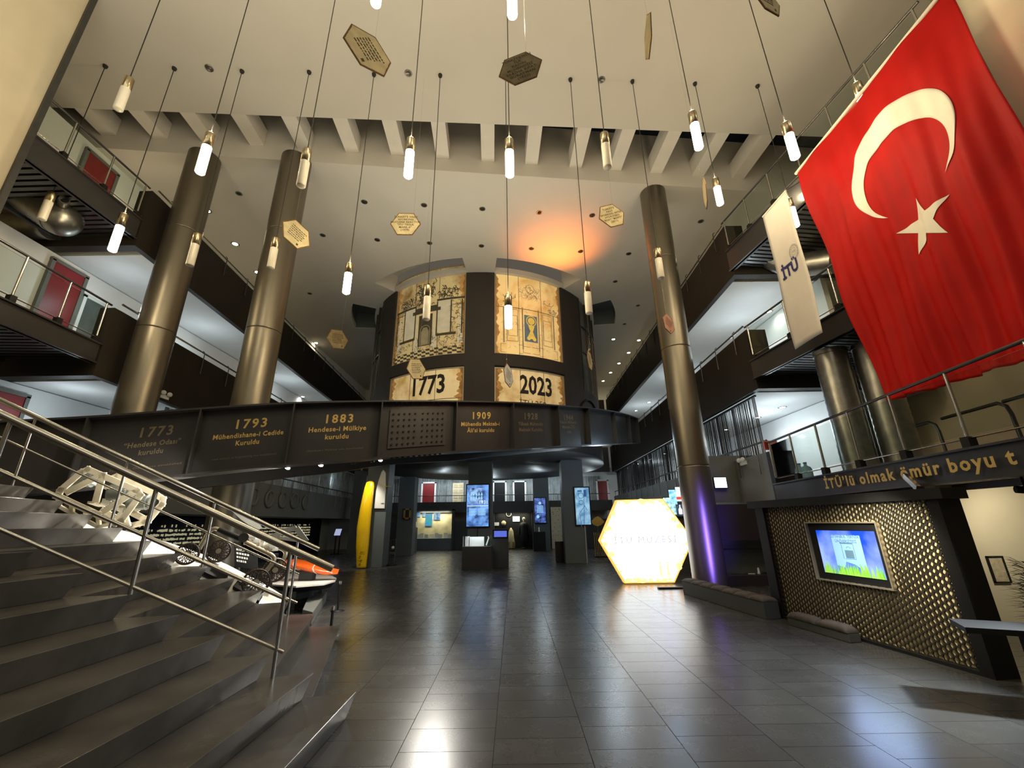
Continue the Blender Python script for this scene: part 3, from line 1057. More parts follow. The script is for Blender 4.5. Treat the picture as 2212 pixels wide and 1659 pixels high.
def bridge(label, a, b, side, wdt, zf, gh, npost, glass=True, dk=True, low=0.12, hgt=1.05):
    """walkway from a to b (xy), girder on the hall side, deck out to side*wdt"""
    a = Vector((*a, 0))
    b = Vector((*b, 0))
    d = (b - a).normalized()
    n = Vector((d.y, -d.x, 0))
    if n.x * side < 0:
        n = -n
    L = (b - a).length
    t = thing('gallery_bridge', label, 'bridge', (a.x, a.y, zf), 'steel bridges to the galleries')
    Zv = lambda z: Vector((0, 0, z))
    mb = MB()
    q = [a, b, b + n * .06, a + n * .06]
    mb.hexa([p + Zv(zf - gh) for p in q] + [p + Zv(zf) for p in q])
    for zz in (zf - gh, zf - .03):
        q2 = [a - n * .05, b - n * .05, b + n * .12, a + n * .12]
        mb.hexa([p + Zv(zz) for p in q2] + [p + Zv(zz + .03) for p in q2])
    mb.build('girder', M_GIRDER, t)
    if dk:
        mb = MB()
        k = int(L / .16)
        for i in range(k):
            p0, p1 = a + d * (L * i / k), a + d * (L * (i + .62) / k)
            q = [p0 + n * .06, p1 + n * .06, p1 + n * wdt, p0 + n * wdt]
            mb.hexa([p + Zv(zf - gh + .10) for p in q] + [p + Zv(zf - .06) for p in q])
        q = [a + n * .06, b + n * .06, b + n * wdt, a + n * wdt]
        mb.hexa([p + Zv(zf - .06) for p in q] + [p + Zv(zf - .01) for p in q])
        mb.build('corrugated_deck', M_DKSTEEL, t)
        q = [a + n * wdt, b + n * wdt, b + n * (wdt + .08), a + n * (wdt + .08)]
        MB().hexa([p + Zv(zf - gh) for p in q] + [p + Zv(zf) for p in q]).build('outer_girder', M_GIRDER, t)
    rl = MB()
    rl.tube([a + n * .03 + Zv(zf + hgt), b + n * .03 + Zv(zf + hgt)], .026, 10)
    rl.build('handrail', M_DKSTEEL, t)
    MB().tube([a + n * .03 + Zv(zf + low), b + n * .03 + Zv(zf + low)], .012, 8).build('bottom_rail', M_STEEL, t)
    for i in range(npost):
        p = a + d * (0.12 + (L - .24) * i / (npost - 1)) + n * .03
        o = MB().tube([p + Zv(zf), p + Zv(zf + hgt)], .022, 10).build('post', M_STEEL, t)
        MB().box((p.x, p.y, zf + .07), (.11, .11, .14)).build('post_foot', M_BLACK, o)
    if glass:
        q = [a + d * .15 + n * .025, b - d * .15 + n * .025, b - d * .15 + n * .035, a + d * .15 + n * .035]
        MB().hexa([p + Zv(zf + .16) for p in q] + [p + Zv(zf + hgt - .08) for p in q]).build('glass_panel', M_GLASS, t)
    return t, a, b, d, n


bridge('upper left gallery bridge with red door behind its glass', (-9.95, YL0 - .28), (-10.0, 6.15), -1, 2.0, 9.60, .62, 4)
bridge('middle left gallery bridge beside the leftmost bronze column', (-9.95, YL0 - .28), (-9.75, 6.15), -1, 2.0, 5.95, .50, 4)
bridge('upper right gallery bridge behind the red flag', (6.72, YR0 - .28), (7.5, 5.05), 1, 2.2, 9.60, .70, 7)
bridge('middle right gallery bridge between the white banner and the red flag', (6.76, YR0 - .28), (7.35, 5.05), 1, 2.2, 5.95, .55, 5)
B1, ba, bb, bd, bn = bridge('low right bridge with gold slogan lettering on its girder', (6.70, YR0 - .28), (5.85, 4.30), 1, 1.65, 2.56, .42, 7)
sl0, sl1 = ((PP(u_, v_, ba, bn) - ba).dot(bd) for u_, v_ in ((1786, 1040), (2208, 998)))
fn = plane_fn(ba + bd * (sl0 + sl1) / 2 - bn * .055 + Vector((0, 0, 2.355)), bd, (0, 0, 1))
text_mb(['İTÜ’lü olmak ömür boyu t'], .26, lambda x, y: fn(x, y), fit=sl1 - sl0, spacing=1.22, bold=.008).build('slogan_lettering', M_GOLD, B1)
# inner handrails on the low bridge
mb = MB()
for s0, s1 in ((1.6, 2.7), (3.0, 4.1), (4.2, 5.3)):
    o3 = ba + bn * 1.9 + Vector((0, 0, 2.56))
    p = o3 + bd * s0
    q = o3 + bd * s1
    mb.tube([p + Vector((0, 0, .92)), q + Vector((0, 0, .92)), q + bd * .12 + Vector((0, 0, .84)), q + bd * .15 + Vector((0, 0, .7)), q + bd * .15], .03, 8)
mb.build('inner_rails', M_DKSTEEL, B1)
# spotlight and banner arm under the low bridge
p = ba + bd * 5.75 + bn * .3 + Vector((0, 0, 2.16))
t = thing('spotlight', 'small black spotlight clamped under the slogan bridge', 'spotlight', p)
MB().tube([p, p + Vector((0, 0, -.12))], .014, 6).build('stem', M_BLACK, t)
MB().tube([p + Vector((-.07, 0.05, -.15)), p + Vector((.08, -.02, -.17))], .045, 12).build('head', M_BLACK, t)
lamp('SPOT', (5.62, 4.45, 2.05), 1150, (.85, .95, 1.0), .06, to=(2.7, 5.3, 0), spot=1.45, blend=.9)
p = PP(1960, 1035, (6.1, 6.74, 0), (1, -.13, 0)) + Vector((-.10, 0, 0))
t = thing('bracket_arm', 'short steel bracket jutting from the slogan bridge girder', 'bracket', p)
MB().bar(p + Vector((.08, 0, .05)), p + Vector((-.02, -.26, -.16)), .05, .09).build('arm', M_STEEL, t)

# ================================================================== GALLERY RAILINGS


def gal_rail(label, f, y0, y1, z, side, zr=0.22, hang=0.55, n=14, grp='gallery railings'):
    t = thing('gallery_railing', label, 'railing', (f(y0), y0, z), grp)
    P = [Vector((f(y) + side * -.08, y, z + zr)) for y in (y0, y1)]
    MB().tube(P, .03, 8).build('handrail', M_STEEL if z > 5 else M_DKSTEEL, t)
    for i in range(n):
        y = y0 + (y1 - y0) * (i + .3) / n
        x = f(y)
        MB().tube([(x - side * -.0, y, z + zr), (x + side * .06, y, z + zr - .06), (x + side * .06, y, z - hang)], .016, 6).build('bracket_post', M_DKSTEEL, t)
    return t


gal_rail('railing on the top left parapet', gl, YL0, YB, LV[2][2], 1, n=16)
gal_rail('railing on the middle left parapet', gl, YL0, YB, LV[1][2], 1, n=16)
gal_rail('railing on the low left parapet over the porthole wall', gl, 15, YB, LV[0][2] - .1, 1, .45, n=16)
gal_rail('railing on the top right parapet', gr, YR0, YB, LV[2][2], -1, n=16)
gal_rail('railing on the middle right parapet', gr, YR0, YB, LV[1][2], -1, n=16)
gal_rail('railing under the string curtain on the low right parapet', gr, YR0, YB, LV[0][2], -1, .32, n=18)
t = thing('gallery_railing', 'railing across the far end gallery in front of red doors', 'railing', (0, YB - .05, 3.2), 'gallery railings')
MB().tube([(xl + .3, YB - .04, 3.62), (xr - .3, YB - .04, 3.62)], .025, 8).build('handrail', M_DKSTEEL, t)
for i in range(16):
    x = xl + .6 + (xr - xl - 1.2) * i / 15
    MB().tube([(x, YB - .04, 3.62), (x, YB - .04, 2.95)], .014, 6).build('bracket_post', M_DKSTEEL, t)


def string_curtain(label, x0y0, x1y1, z0, z1, k, m, wv=0.012, ragged=0.0):
    mb = MB()
    a = Vector((*x0y0, 0))
    b = Vector((*x1y1, 0))
    for i in range(k):
        p = a.lerp(b, (i + random.random() * .8) / k)
        zt = z0 + random.random() * ragged
        dx = (random.random() - .5) * .03
        p1 = p + Vector((dx, dx, 0))
        w_ = wv * (.6 + random.random())
        mb.add([(p.x - w_, p.y - w_, z1), (p.x + w_, p.y + w_, z1), (p1.x + w_, p1.y + w_, zt), (p1.x - w_, p1.y - w_, zt),
                (p.x + w_, p.y - w_, z1), (p.x - w_, p.y + w_, z1), (p1.x - w_, p1.y + w_, zt), (p1.x + w_, p1.y - w_, zt)], [(0, 1, 2, 3), (4, 5, 6, 7)])
    o = mb.build('string_curtain', m)
    tag(o, label, 'curtain', kind='stuff')
    return o


M_STRING = mat('black_string', (0.012, 0.013, 0.014), 0.8, var=0.3)
M_STRINGW = mat('pale_string', (0.32, 0.35, 0.36), 0.8, var=0.3)
string_curtain('black string curtain hanging along the low right gallery', (gr(11.7) + .22, 11.7), (gr(30.6) + .22, 30.6), 3.1, 5.14, 420, M_STRING, .0055, .35)
o = MB().bar((gr(11.6) + .2, 11.6, 5.10), (gr(30.8) + .2, 30.8, 5.10), .06, .05).build('curtain_rail', M_BLACK)
tag(o, 'black rail holding the string curtain under the right fascia', 'rail')
string_curtain('grey string curtain hanging along the low left gallery', (gl(12) - .3, 12), (gl(30.6) - .3, 30.6), 3.1, 5.14, 420, M_STRINGW, .012, .3)
string_curtain('pale string curtain across the far end gallery', (xl + .4, YB + 2.37), (xr - .4, YB + 2.37), 2.72, 5.1, 240, M_STRINGW, .02, .3)

# ================================================================== STAIRS
TH = math.radians(-17)
SD = Vector((math.sin(TH), math.cos(TH), 0))       # along the far treads
SN = Vector((-SD.y, SD.x, 0))                      # uphill
RISE = 0.19
STAIR = thing('staircase', 'wide dark stone steps rising to the left with steel railings', 'staircase', (-1.6, 4.7, 0))


def yend(x, tt=4.95):
    return (tt - SD.x * x) / SD.y


NSTEP = 14
for k in range(1, NSTEP + 1):
    x0 = -1.53 - .38 * (k - 1)
    xb = -7.4
    z0, z1 = RISE * (k - 1), RISE * k
    u_ = .055
    P = [(x0 - u_, -2.0, z0), (x0 - u_, yend(x0 - u_) - u_, z0), (xb, yend(xb) - u_, z0), (xb, -2.0, z0),
         (x0, -2.0, z1), (x0, yend(x0), z1), (xb, yend(xb), z1), (xb, -2.0, z1)]
    MB().hexa(P).build('near_tread', M_STEP, STAIR, bevel=0.004)
for k in range(1, NSTEP):
    s0 = .47 + .40 * (k - 1)
    z0, z1 = RISE * (k - 1), RISE * k
    u_ = .06
    te = 8.0
    sb_ = 6.6
    g = lambda s, t, z: SN * s + SD * t + Vector((0, 0, z))
    MB().hexa([g(s0 + u_, 4.953, z0), g(s0 + u_, te - u_, z0), g(sb_, te - u_, z0), g(sb_, 4.953, z0),
               g(s0, 4.953, z1), g(s0, te, z1), g(sb_, te, z1), g(sb_, 4.953, z1)]).build('far_tread', M_STEP, STAIR, bevel=0.004)


def stair_rail(label, tt, s_posts, zoff, s_end, htop, hmid, hlow, dbl):
    a = SN * s_posts[0] + SD * tt
    t = thing('stair_railing', label, 'railing', (a.x, a.y, zoff + RISE), 'steel stair railings')
    zt = lambda s: zoff + RISE * ((s - .47) / .40 + 1)
    sA, sB = s_end, 5.9
    P = lambda s, h: SN * s + SD * tt + Vector((0, 0, zt(s) + h))
    MB().tube([P(sA, htop), P(sB, htop)], .036, 12).build('handrail', M_STEEL, t)
    MB().tube([P(sA + dbl, hmid), P(sB, hmid)], .015, 8).build('mid_rail', M_STEEL, t)
    MB().tube([P(sA + dbl - .03, hlow), P(sB, hlow)], .017, 8).build('low_rail', M_STEEL, t)
    for s in s_posts:
        zb = zoff + RISE * (math.floor((s - .47) / .40 + 1e-6) + 1)
        p = SN * s + SD * tt
        MB().tube([(p.x, p.y, zb), (p.x, p.y, zt(s) + htop)], .019, 10).build('post', M_STEEL, t)
    return t


stair_rail('near steel railing down the middle of the dark steps', 4.92, [.83, 2.08, 3.33, 4.58], RISE, .42, .93, .485, .06, .38)
stair_rail('far steel railing along the back edge of the dark steps', 7.93, [1.25, 2.53, 3.81, 5.09], 0, .92, .93, .45, .05, .25)
# low display block at the foot of the steps
q = [PZ(650, 1345, 0), PZ(672, 1352, 0), PZ(704, 1300, 0), PZ(668, 1300, 0)]
o = MB().hexa([p for p in q] + [p + Vector((0, 0, .22)) for p in q]).build('display_plinth', M_LGREY, bevel=.01)
tag(o, 'low grey display block at the foot of the steps', 'plinth')

# ================================================================== PENDANT LAMPS
# canopy row on the near ceiling: (canopy u, v, cap top v, tube bottom v, lit)
ROWA = [(228, 142, 415, 472, 0), (377, 147, 462, 540, 1), (523, 153, 505, 572, 0), (668, 155, 515, 578, 0), (808, 160, 570, 632, 1), (951, 162, 618, 690, 0),
        (1092, 166, 640, 708, 1), (1232, 171, 611, 678, 0), (1366, 175, 540, 602, 0), (1501, 180, 388, 442, 1), (1636, 185, 432, 490, 1)]
# second row: lamp point near the cap (u, v), bottom v, lit
ROWB = [(280, 170, 236, 0), (455, 290, 373, 1), (664, 325, 402, 0), (888, 302, 381, 1), (1100, 303, 379, 1), (1305, 290, 362, 0), (1495, 245, 320, 1),
        (1697, 268, 341, 1), (1850, 182, 249, 1)]
ROWC = [(1105, -58, 33, 1), (822, -70, 8, 1)]
_pend = {}


def pendant(x, y, ztop, L, lit, label):
    key = (lit, round(L, 2))
    t = thing('pendant_lamp', label, 'lamp', (x, y, ztop - L), 'tube pendant lamps')
    zb = ztop - L
    cap = L * .34
    r = .080
    MB().lathe((x, y, 0), [(.03, ztop - .004), (r * .98, ztop), (r, ztop - .01), (r, ztop - cap), (r * .9, ztop - cap - .002)][::-1], 20).build('metal_cap', M_NICKEL, t)
    MB().lathe((x, y, 0), [(0, zb), (r * .86, zb), (r * .98, zb + .012), (r * .98, ztop - cap)], 20).build('glass_tube', M_LIT if lit else M_UNLIT, t)
    MB().tube([(x, y, ztop), (x, y, Z1 - .01)], .009, 6, False).build('cable', M_CABLE, t)
    MB().lathe((x, y, 0), [(0, Z1 - .07), (.045, Z1 - .06), (.055, Z1 - .002), (0, Z1 - .001)], 14).build('ceiling_cup', M_CABLE, t)
    if lit:
        lamp('POINT', (x, y, zb - .06), 58, WARM, .08)
        lamp('POINT', (x, y, ztop + .12), 34, WARM, .08)
    return t


ONF = ['unlit', 'lit']
for j, (u, v, vt, vb, lit) in enumerate(ROWA):
    c = PZ(u, v, Z1)
    zt = PY(u, vt, c.y).z
    zb = PY(u, vb, c.y).z
    pendant(c.x, c.y, zt, zt - zb, lit, '%s tube pendant hanging from the visible ceiling cups, %s from the left' % (ONF[lit], ORD[j]))
for j, (u, v, vb, lit) in enumerate(ROWB):
    c = PY(u, v, 5.9)
    zb = PY(u, vb, 5.9).z
    pendant(c.x, c.y, c.z, c.z - zb, lit, '%s tube pendant on a cord running up out of view, %s from the left' % (ONF[lit], ORD[j]))
for j, (u, v, vb, lit) in enumerate(ROWC):
    c = PY(u, v, 4.3)
    zb = PY(u, vb, 4.3).z
    pendant(c.x, c.y, c.z, c.z - zb, lit, ['lit tube pendant cut by the top edge above the dark hexagon', 'lit tube pendant almost hidden by the top edge, above the tilted tag'][j])

# ================================================================== HANGING HEXAGON PLATES
# (u, v, width px, real width, yaw, roll, text, label)
TXT_A = ["TURKEY'S ONLY", 'WORKING', 'NUCLEAR REACTOR', '"ITU TRIGA', 'MARK-II"', '(1979)']
TXT_B = ["TURKEY'S", 'FIRST', 'WORKING WITH', 'HYDROGEN', 'BOAT "MARTI"', '(2011)']
TXT_C = ["TÜRKİYE'NİN", 'İLK', 'KADIN', 'MÜHENDİSİ', 'SABİHA RIFAT', 'GÜRAYMAN', '(1933)']
HEX = [(876, 484, 9.6, .70, 2, 0, TXT_A, M_PARCH, 'flat-facing parchment hexagon about a nuclear reactor'),
       (1321, 466, 9.6, .68, 10, 22, TXT_B, M_PARCH, 'tilted parchment hexagon about a hydrogen boat'),
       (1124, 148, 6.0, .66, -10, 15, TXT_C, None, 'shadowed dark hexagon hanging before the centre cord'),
       (795, 110, 5.6, .70, 45, -42, None, M_PARCH, 'bright tilted parchment hexagon near the top edge'),
       (1400, 80, 6.0, .60, 80, -65, None, None, 'grey hexagon seen almost edge on near the top edge'),
       (640, 506, 8.6, .66, 58, -18, None, M_PARCH, 'narrow parchment hexagon before the second column'),
       (1523, 418, 8.2, .60, 68, 5, None, M_PARCH, 'narrow parchment hexagon left of a lit pendant at the right'),
       (1654, -4, 4.6, .50, 25, 10, None, M_PARCH, 'parchment hexagon cut off by the top edge of the view'),
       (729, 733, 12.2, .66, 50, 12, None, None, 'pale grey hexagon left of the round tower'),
       (899, 797, 11.5, .66, 50, 14, None, M_PARCH, 'parchment hexagon overlapping the 1773 panel'),
       (1098, 811, 11.0, .66, 68, -12, None, 'w', 'white hexagon overlapping the 2023 panel'),
       (1274, 779, 11.5, .60, 66, 0, None, M_PARCH, 'narrow parchment hexagon right of the 2023 panel'),
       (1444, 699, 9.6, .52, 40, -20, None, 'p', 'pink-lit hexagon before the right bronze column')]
M_HEXD = mat('shaded_olive_paper', (0.20, 0.155, 0.075), 0.8, var=0.25, vscale=8)  # darker copy of the paper, shade put into the colour
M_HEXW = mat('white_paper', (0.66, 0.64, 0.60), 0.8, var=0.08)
M_HEXP = mat('pink_lit_paper', (0.60, 0.34, 0.27), 0.8, var=0.15)  # pink light on the plate put into its paper colour
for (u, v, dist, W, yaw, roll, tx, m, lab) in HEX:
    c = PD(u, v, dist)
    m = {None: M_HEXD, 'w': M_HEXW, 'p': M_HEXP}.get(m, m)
    # local frame: the plate faces the entrance, turned by yaw, rolled in its own plane
    ya, ro = math.radians(yaw), math.radians(roll)
    ex = Vector((math.cos(ya), math.sin(ya), 0))
    ez = Vector((0, 0, 1))
    e1 = ex * math.cos(ro) + ez * math.sin(ro)
    e2 = -ex * math.sin(ro) + ez * math.cos(ro)
    nrm = e1.cross(e2)
    t = thing('hexagon_plate', lab, 'plaque', c, 'hanging hexagon plaques')
    hx = lambda k: [(k * W / 2 * math.cos(pi / 3 * i), k * W / 2 * math.sin(pi / 3 * i)) for i in range(6)]
    pt = lambda p, o=0: c + e1 * p[0] + e2 * p[1] + nrm * o
    MB().prism([pt(p, -.006) for p in hx(1)], nrm * .012).build('edge_board', M_PARCHED, t)
    mb = MB()
    ring = []
    for i in range(48):
        a = 2 * pi * i / 48
        k = (a % (pi / 3)) - pi / 6
        rr = W / 2 * .866 / math.cos(k) * (.945 - .02 * random.random())
        ring.append(pt((rr * math.cos(a), rr * math.sin(a)), .0075))
    mb.add(ring, [tuple(range(48))])
    mb.add([p - nrm * .015 for p in ring], [tuple(range(48))])
    mb.build('paper_face', m, t)
    if tx:
        fn = plane_fn(c, e1, e2, .010)
        text_mb(tx, W * .098, lambda x, y: fn(x, y + .01), spacing=1.1, bold=.0015, lead=1.05).build('lettering', M_INK, t)
    else:
        d = Draw(lambda x, y: pt((x, y), .010))
        for r in range(6):
            x = -.24 * W
            y = (.20 - r * .075) * W
            while x < .24 * W * (1 - .06 * r):
                w_ = W * (.02 + .06 * random.random())
                d.rect(x, y, x + w_, y + .028 * W, 1)
                x += w_ + .018 * W
        d.rect(.14 * W, -.34 * W, .20 * W, -.27 * W, 1)
        d.done('lettering', M_INK, t)
    top = max((pt(p) for p in hx(1)), key=lambda q: q.z)
    ceil_z = Z1 if top.y < 9.5 else Z2
    MB().tube([top, (top.x, top.y, ceil_z)], .0015, 4, False).build('hanging_wire', M_STEEL, t)

# ================================================================== FLAG
XF = 6.55
SF = XF / 6.0
fy0, fy1, fz0, fz1 = 3.70 * SF, 6.86 * SF, 1.7 + 1.72 * SF, 1.7 + 6.82 * SF
FLAG = thing('red_flag', 'huge red flag with white crescent and star hanging from the upper bridge', 'flag', (XF, (fy0 + fy1) / 2, fz0))


def flag_fn(y, z, off=0.0):
    """cloth surface: gathers towards the bottom corner, hanging folds"""
    t = (fz1 - z) / (fz1 - fz0)
    yc = y - 0.42 * SF * max(0, (y - fy0) / (fy1 - fy0)) * t ** 1.3
    w1 = .050 * math.sin(y * 9 + 1.2 * math.sin(z * 1.1)) * (0.15 + t) + .028 * math.sin(y * 23 + z * 1.7) * t
    w2 = .030 * math.sin(z * 2.3 + y * 3.1) + .05 * t * math.sin(y * 2.0 + .6)
    x = XF + w1 + w2 - off
    zz = z + .10 * t * ((y - fy0) / (fy1 - fy0) - .5)
    return Vector((x, yc, zz))


M_FLAG = mat('red_flag_cloth', (0.40, 0.006, 0.004), 0.6, var=0.10, vscale=2, spec=0.12)
M_FLAGW = mat('white_flag_cloth', (0.78, 0.72, 0.60), 0.6, var=0.04, vscale=3, spec=0.3)
MB().grid(lambda u, v: flag_fn(fy0 + (fy1 - fy0) * u, fz0 + (fz1 - fz0) * v), 110, 120).build('cloth', M_FLAG, FLAG, solid=.004)
cyy, czz, RO, RI, ciz = 5.05 * SF, 1.7 + 5.25 * SF, .90 * SF, .70 * SF, 1.7 + 5.00 * SF


def sub_patch(poly_fn, nu, nv, nm):
    mb = MB()
    mb.grid(poly_fn, nu, nv)
    return mb.build(nm, M_FLAGW, FLAG, solid=.003)


# crescent open towards the floor: bounded by outer and inner circle
dd = czz - ciz
ca = (RO * RO + dd * dd - RI * RI) / (2 * dd)
tip = math.atan2(-ca, math.sqrt(max(1e-6, RO * RO - ca * ca)))
oy = lambda a: (cyy + RO * math.cos(a), czz + RO * math.sin(a))
tipin = math.atan2(czz + RO * math.sin(tip) - ciz, RO * math.cos(tip))


def cres(u, v):
    a = tip + (pi - 2 * tip) * u
    b = tipin + (pi - 2 * tipin) * u
    p = oy(a)
    q = (cyy + RI * math.cos(b), ciz + RI * math.sin(b))
    return flag_fn(p[0] + (q[0] - p[0]) * v, p[1] + (q[1] - p[1]) * v, .012)


sub_patch(cres, 90, 8, 'crescent')
sy, sz, SR = 5.07 * SF, 1.7 + 4.02 * SF, .46 * SF
mb = MB()
for k in range(5):
    a0 = pi / 2 + 2 * pi * k / 5
    A = (sy + SR * math.cos(a0), sz + SR * math.sin(a0))
    B = (sy + SR * .382 * math.cos(a0 + pi / 5), sz + SR * .382 * math.sin(a0 + pi / 5))
    C = (sy + SR * .382 * math.cos(a0 - pi / 5), sz + SR * .382 * math.sin(a0 - pi / 5))

    def tri(u, v, A=A, B=B, C=C):
        p = [A[i] * (1 - v) + (B[i] * (1 - u) + C[i] * u) * v for i in range(2)]
        return flag_fn(p[0], p[1], .012)

    def tri2(u, v, B=B, C=C):
        p = [(sy, sz)[i] * (1 - v) + (B[i] * (1 - u) + C[i] * u) * v for i in range(2)]
        return flag_fn(p[0], p[1], .012)
    mb.grid(tri, 6, 12)
    mb.grid(tri2, 4, 4)
mb.build('star', M_FLAGW, FLAG)
MB().tube([(XF, fy0 - .05, fz1 + .03), (XF, fy1 + .05, fz1 + .03)], .035, 10).build('top_bar', M_FLAGW, FLAG)

# ================================================================== WHITE BANNER
bp, bnr = (6.44, 8.7, 0), (1, -.13, 0)
c00, c10, c11, c01 = PP(1718, 755, bp, bnr), PP(1780, 718, bp, bnr), PP(1698, 413, bp, bnr), PP(1648, 470, bp, bnr)
BAN = thing('white_banner', 'long white banner with blue letters hanging left of the red flag', 'banner', (c00 + c10) / 2)
bfn = lambda u, v: (c00.lerp(c10, u)).lerp(c01.lerp(c11, u), v) + Vector((-.03 * math.sin(v * 7 + u * 2) * (1 - v), 0, 0))
MB().grid(bfn, 10, 30).build('cloth', mat('white_banner_cloth', (0.66, 0.60, 0.53), 0.7, var=0.03), BAN, solid=.004)
bw, bh = (c10 - c00).length, (c01 - c00).length
bmap = lambda x, y: bfn(.5 - x / bw, (y / bh)) + Vector((-.014, 0, 0))
bx = lambda x, y: bfn(1 - (.5 - x / bw) if False else .5 + x / bw, y / bh) + Vector((-.014, 0, 0))


def bl(x, y):  # x towards the viewer's right on the banner
    return bfn(.5 + x / bw, y / bh) + Vector((-.016, 0, 0))


text_mb(['İTÜ'], .40, lambda x, y: bl(x * .95 - .02, y + bh * .50), bold=.012).build('lettering', mat('navy_print', (0.012, 0.02, 0.14), 0.6, var=0.1), BAN)
d = Draw(bl)
d.ring(.28, bh * .59, .17, .012, 24).ring(.28, bh * .59, .14, .008, 24).ring(.28, bh * .59, .09, .010, 18)
for i in range(16):
    a = 2 * pi * i / 16
    d.line([(.28 + .145 * math.cos(a), bh * .59 + .145 * math.sin(a)), (.28 + .165 * math.cos(a), bh * .59 + .165 * math.sin(a))], .012)
d.line([(.24, bh * .59 - .03), (.24, bh * .59 + .03), (.28, bh * .59), (.32, bh * .59 + .03), (.32, bh * .59 - .03)], .012)
d.done('round_seal', mat('grey_print', (0.30, 0.28, 0.26), 0.6, var=0.1), BAN)
MB().tube([c01 + Vector((0, 0, .02)), c11 + Vector((0, 0, .02))], .02, 8).build('top_bar', M_FLAGW, BAN)
for cq in (c01, c11):
    MB().tube([cq + Vector((0, 0, .02)), cq + Vector((.62, .08, .45))], .008, 6).build('hanger', M_DKSTEEL, BAN)

# ================================================================== DUCTS


def spiral_duct(label, path, r, cat='duct', elbow=None):
    t = thing('ventilation_duct', label, cat, path[0], 'galvanised ducts')
    P = [Vector(p) for p in path]
    pts, rad = [], []
    for a, b in zip(P[:-1], P[1:]):
        L = (b - a).length
        k = max(2, int(L / .07))
        for i in range(k):
            pts.append(a.lerp(b, i / k))
            rad.append(r if i % 2 else r * 1.025)
    pts.append(P[-1])
    rad.append(r)
    MB().tube(pts, r, 24, True, rad).build('spiral_pipe', M_GALV, t)
    for p in (P[0], P[-1]):
        d = (P[1] - P[0]).normalized() if p is P[0] else (P[-1] - P[-2]).normalized()
        MB().tube([p - d * .05, p + d * .05], r * 1.06, 24).build('flange', M_GALV, t)
    return t


A = PY(60, 488, 9.0)
spiral_duct('fat duct at the far left between the two upper bridges', [A + Vector((-2.6, .0, .05)), A + Vector((-.2, 0, 0)), A + Vector((.55, .0, -.02))], .33)
E0, E1, E2 = PY(-30, 372, 8.0), PY(60, 425, 8.15), PY(128, 470, 8.3)
spiral_duct('elbow duct with a small open nozzle under the top left bridge', [E0, E1, E2], .40)
dm = (E2 - E1).normalized()
DE = bpy.data.objects['ventilation_duct.001']
MB().lathe(E2 + dm * .04, [(.41, 0), (.40, .12), (.34, .24), (.22, .33), (.10, .37), (0, .38)], 24, dm).build('domed_end', M_GALV, DE)
nz = PY(140, 437, 7.95)
MB().tube([nz + Vector((-.10, .05, 0)), nz + Vector((.10, -.10, -.02))], .10, 16).build('nozzle', M_GALV, DE)
MB().tube([nz + Vector((.101, -.101, -.02)), nz + Vector((.104, -.104, -.02))], .075, 14).build('nozzle_mouth', M_BLACK, DE)
for u, v0, v1, yy, lab in ((1858, 760, 1010, 8.9, 'upright duct behind the low bridge glass, left of the pair'), (1955, 745, 1010, 8.5, 'upright duct behind the low bridge glass, right of the pair')):
    p = PY(u, 1000, yy)
    q = PY(u - 18, v0, yy)
    spiral_duct(lab, [(p.x, yy, 2.62), (p.x, yy, 5.3)], .32)
p = PX(1672, 560, 8.0)
spiral_duct('curved duct end with a round nozzle behind the white banner', [p + Vector((-.3, .1, .35)), p, p + Vector((.35, -.25, -.42)), p + Vector((.9, -.9, -.7))], .34)
MB().tube([p + Vector((-.34, .02, .5)), p + Vector((-.5, -.1, .66))], .12, 16).build('nozzle', M_GALV, bpy.data.objects['ventilation_duct.004'] if 'ventilation_duct.004' in bpy.data.objects else None)

# ================================================================== DOORS ON THE LEFT GALLERY
dn = 0
for (y0, y1, zf, hh) in ((9.35, 10.2, 9.6, 2.55), (9.55, 10.35, 5.95, 2.6), (9.2, 10.0, 2.55, 2.3)):
    dn += 1
    D = MB().box((XIL + .03, (y0 + y1) / 2, zf + hh / 2), (.06, y1 - y0, hh)).build('door_%d' % dn, M_RED)
    struct(D)
    mb = MB()
    for y in (y0 - .05, y1 + .05):
        mb.box((XIL + .035, y, zf + hh / 2), (.09, .09, hh + .09))
    mb.box((XIL + .035, (y0 + y1) / 2, zf + hh + .05), (.09, y1 - y0 + .2, .09))
    mb.build('door_frame', M_LGREY, D)
    MB().tube([(XIL + .10, y1 - .1, zf + 1.0), (XIL + .10, y1 - .2, zf + 1.0)], .014, 8).build('door_handle', M_STEEL, D)
W_ = MB().box((XIL + .03, 10.95, 5.95 + 1.15), (.05, .8, 1.9)).build('window_2', M_WIN)
struct(W_)
mb = MB()
for y in (10.52, 11.38):
    mb.box((XIL + .04, y, 7.1), (.09, .09, 2.0))
for z in (6.12, 8.08):
    mb.box((XIL + .04, 10.95, z), (.09, .95, .09))
mb.build('window_frame', M_WHITE, W_)

# ================================================================== DOWNLIGHTS
# unlit cans in the far ceiling
OFF = [(787, 436), (916, 443), (1042, 451), (1165, 459), (1279, 465), (815, 518), (928, 525), (1040, 531), (1148, 537), (1254, 543), (1358, 548), (1329, 608),
       (1378, 660), (1349, 700), (697, 508), (669, 634), (516, 418), (1514, 478)]


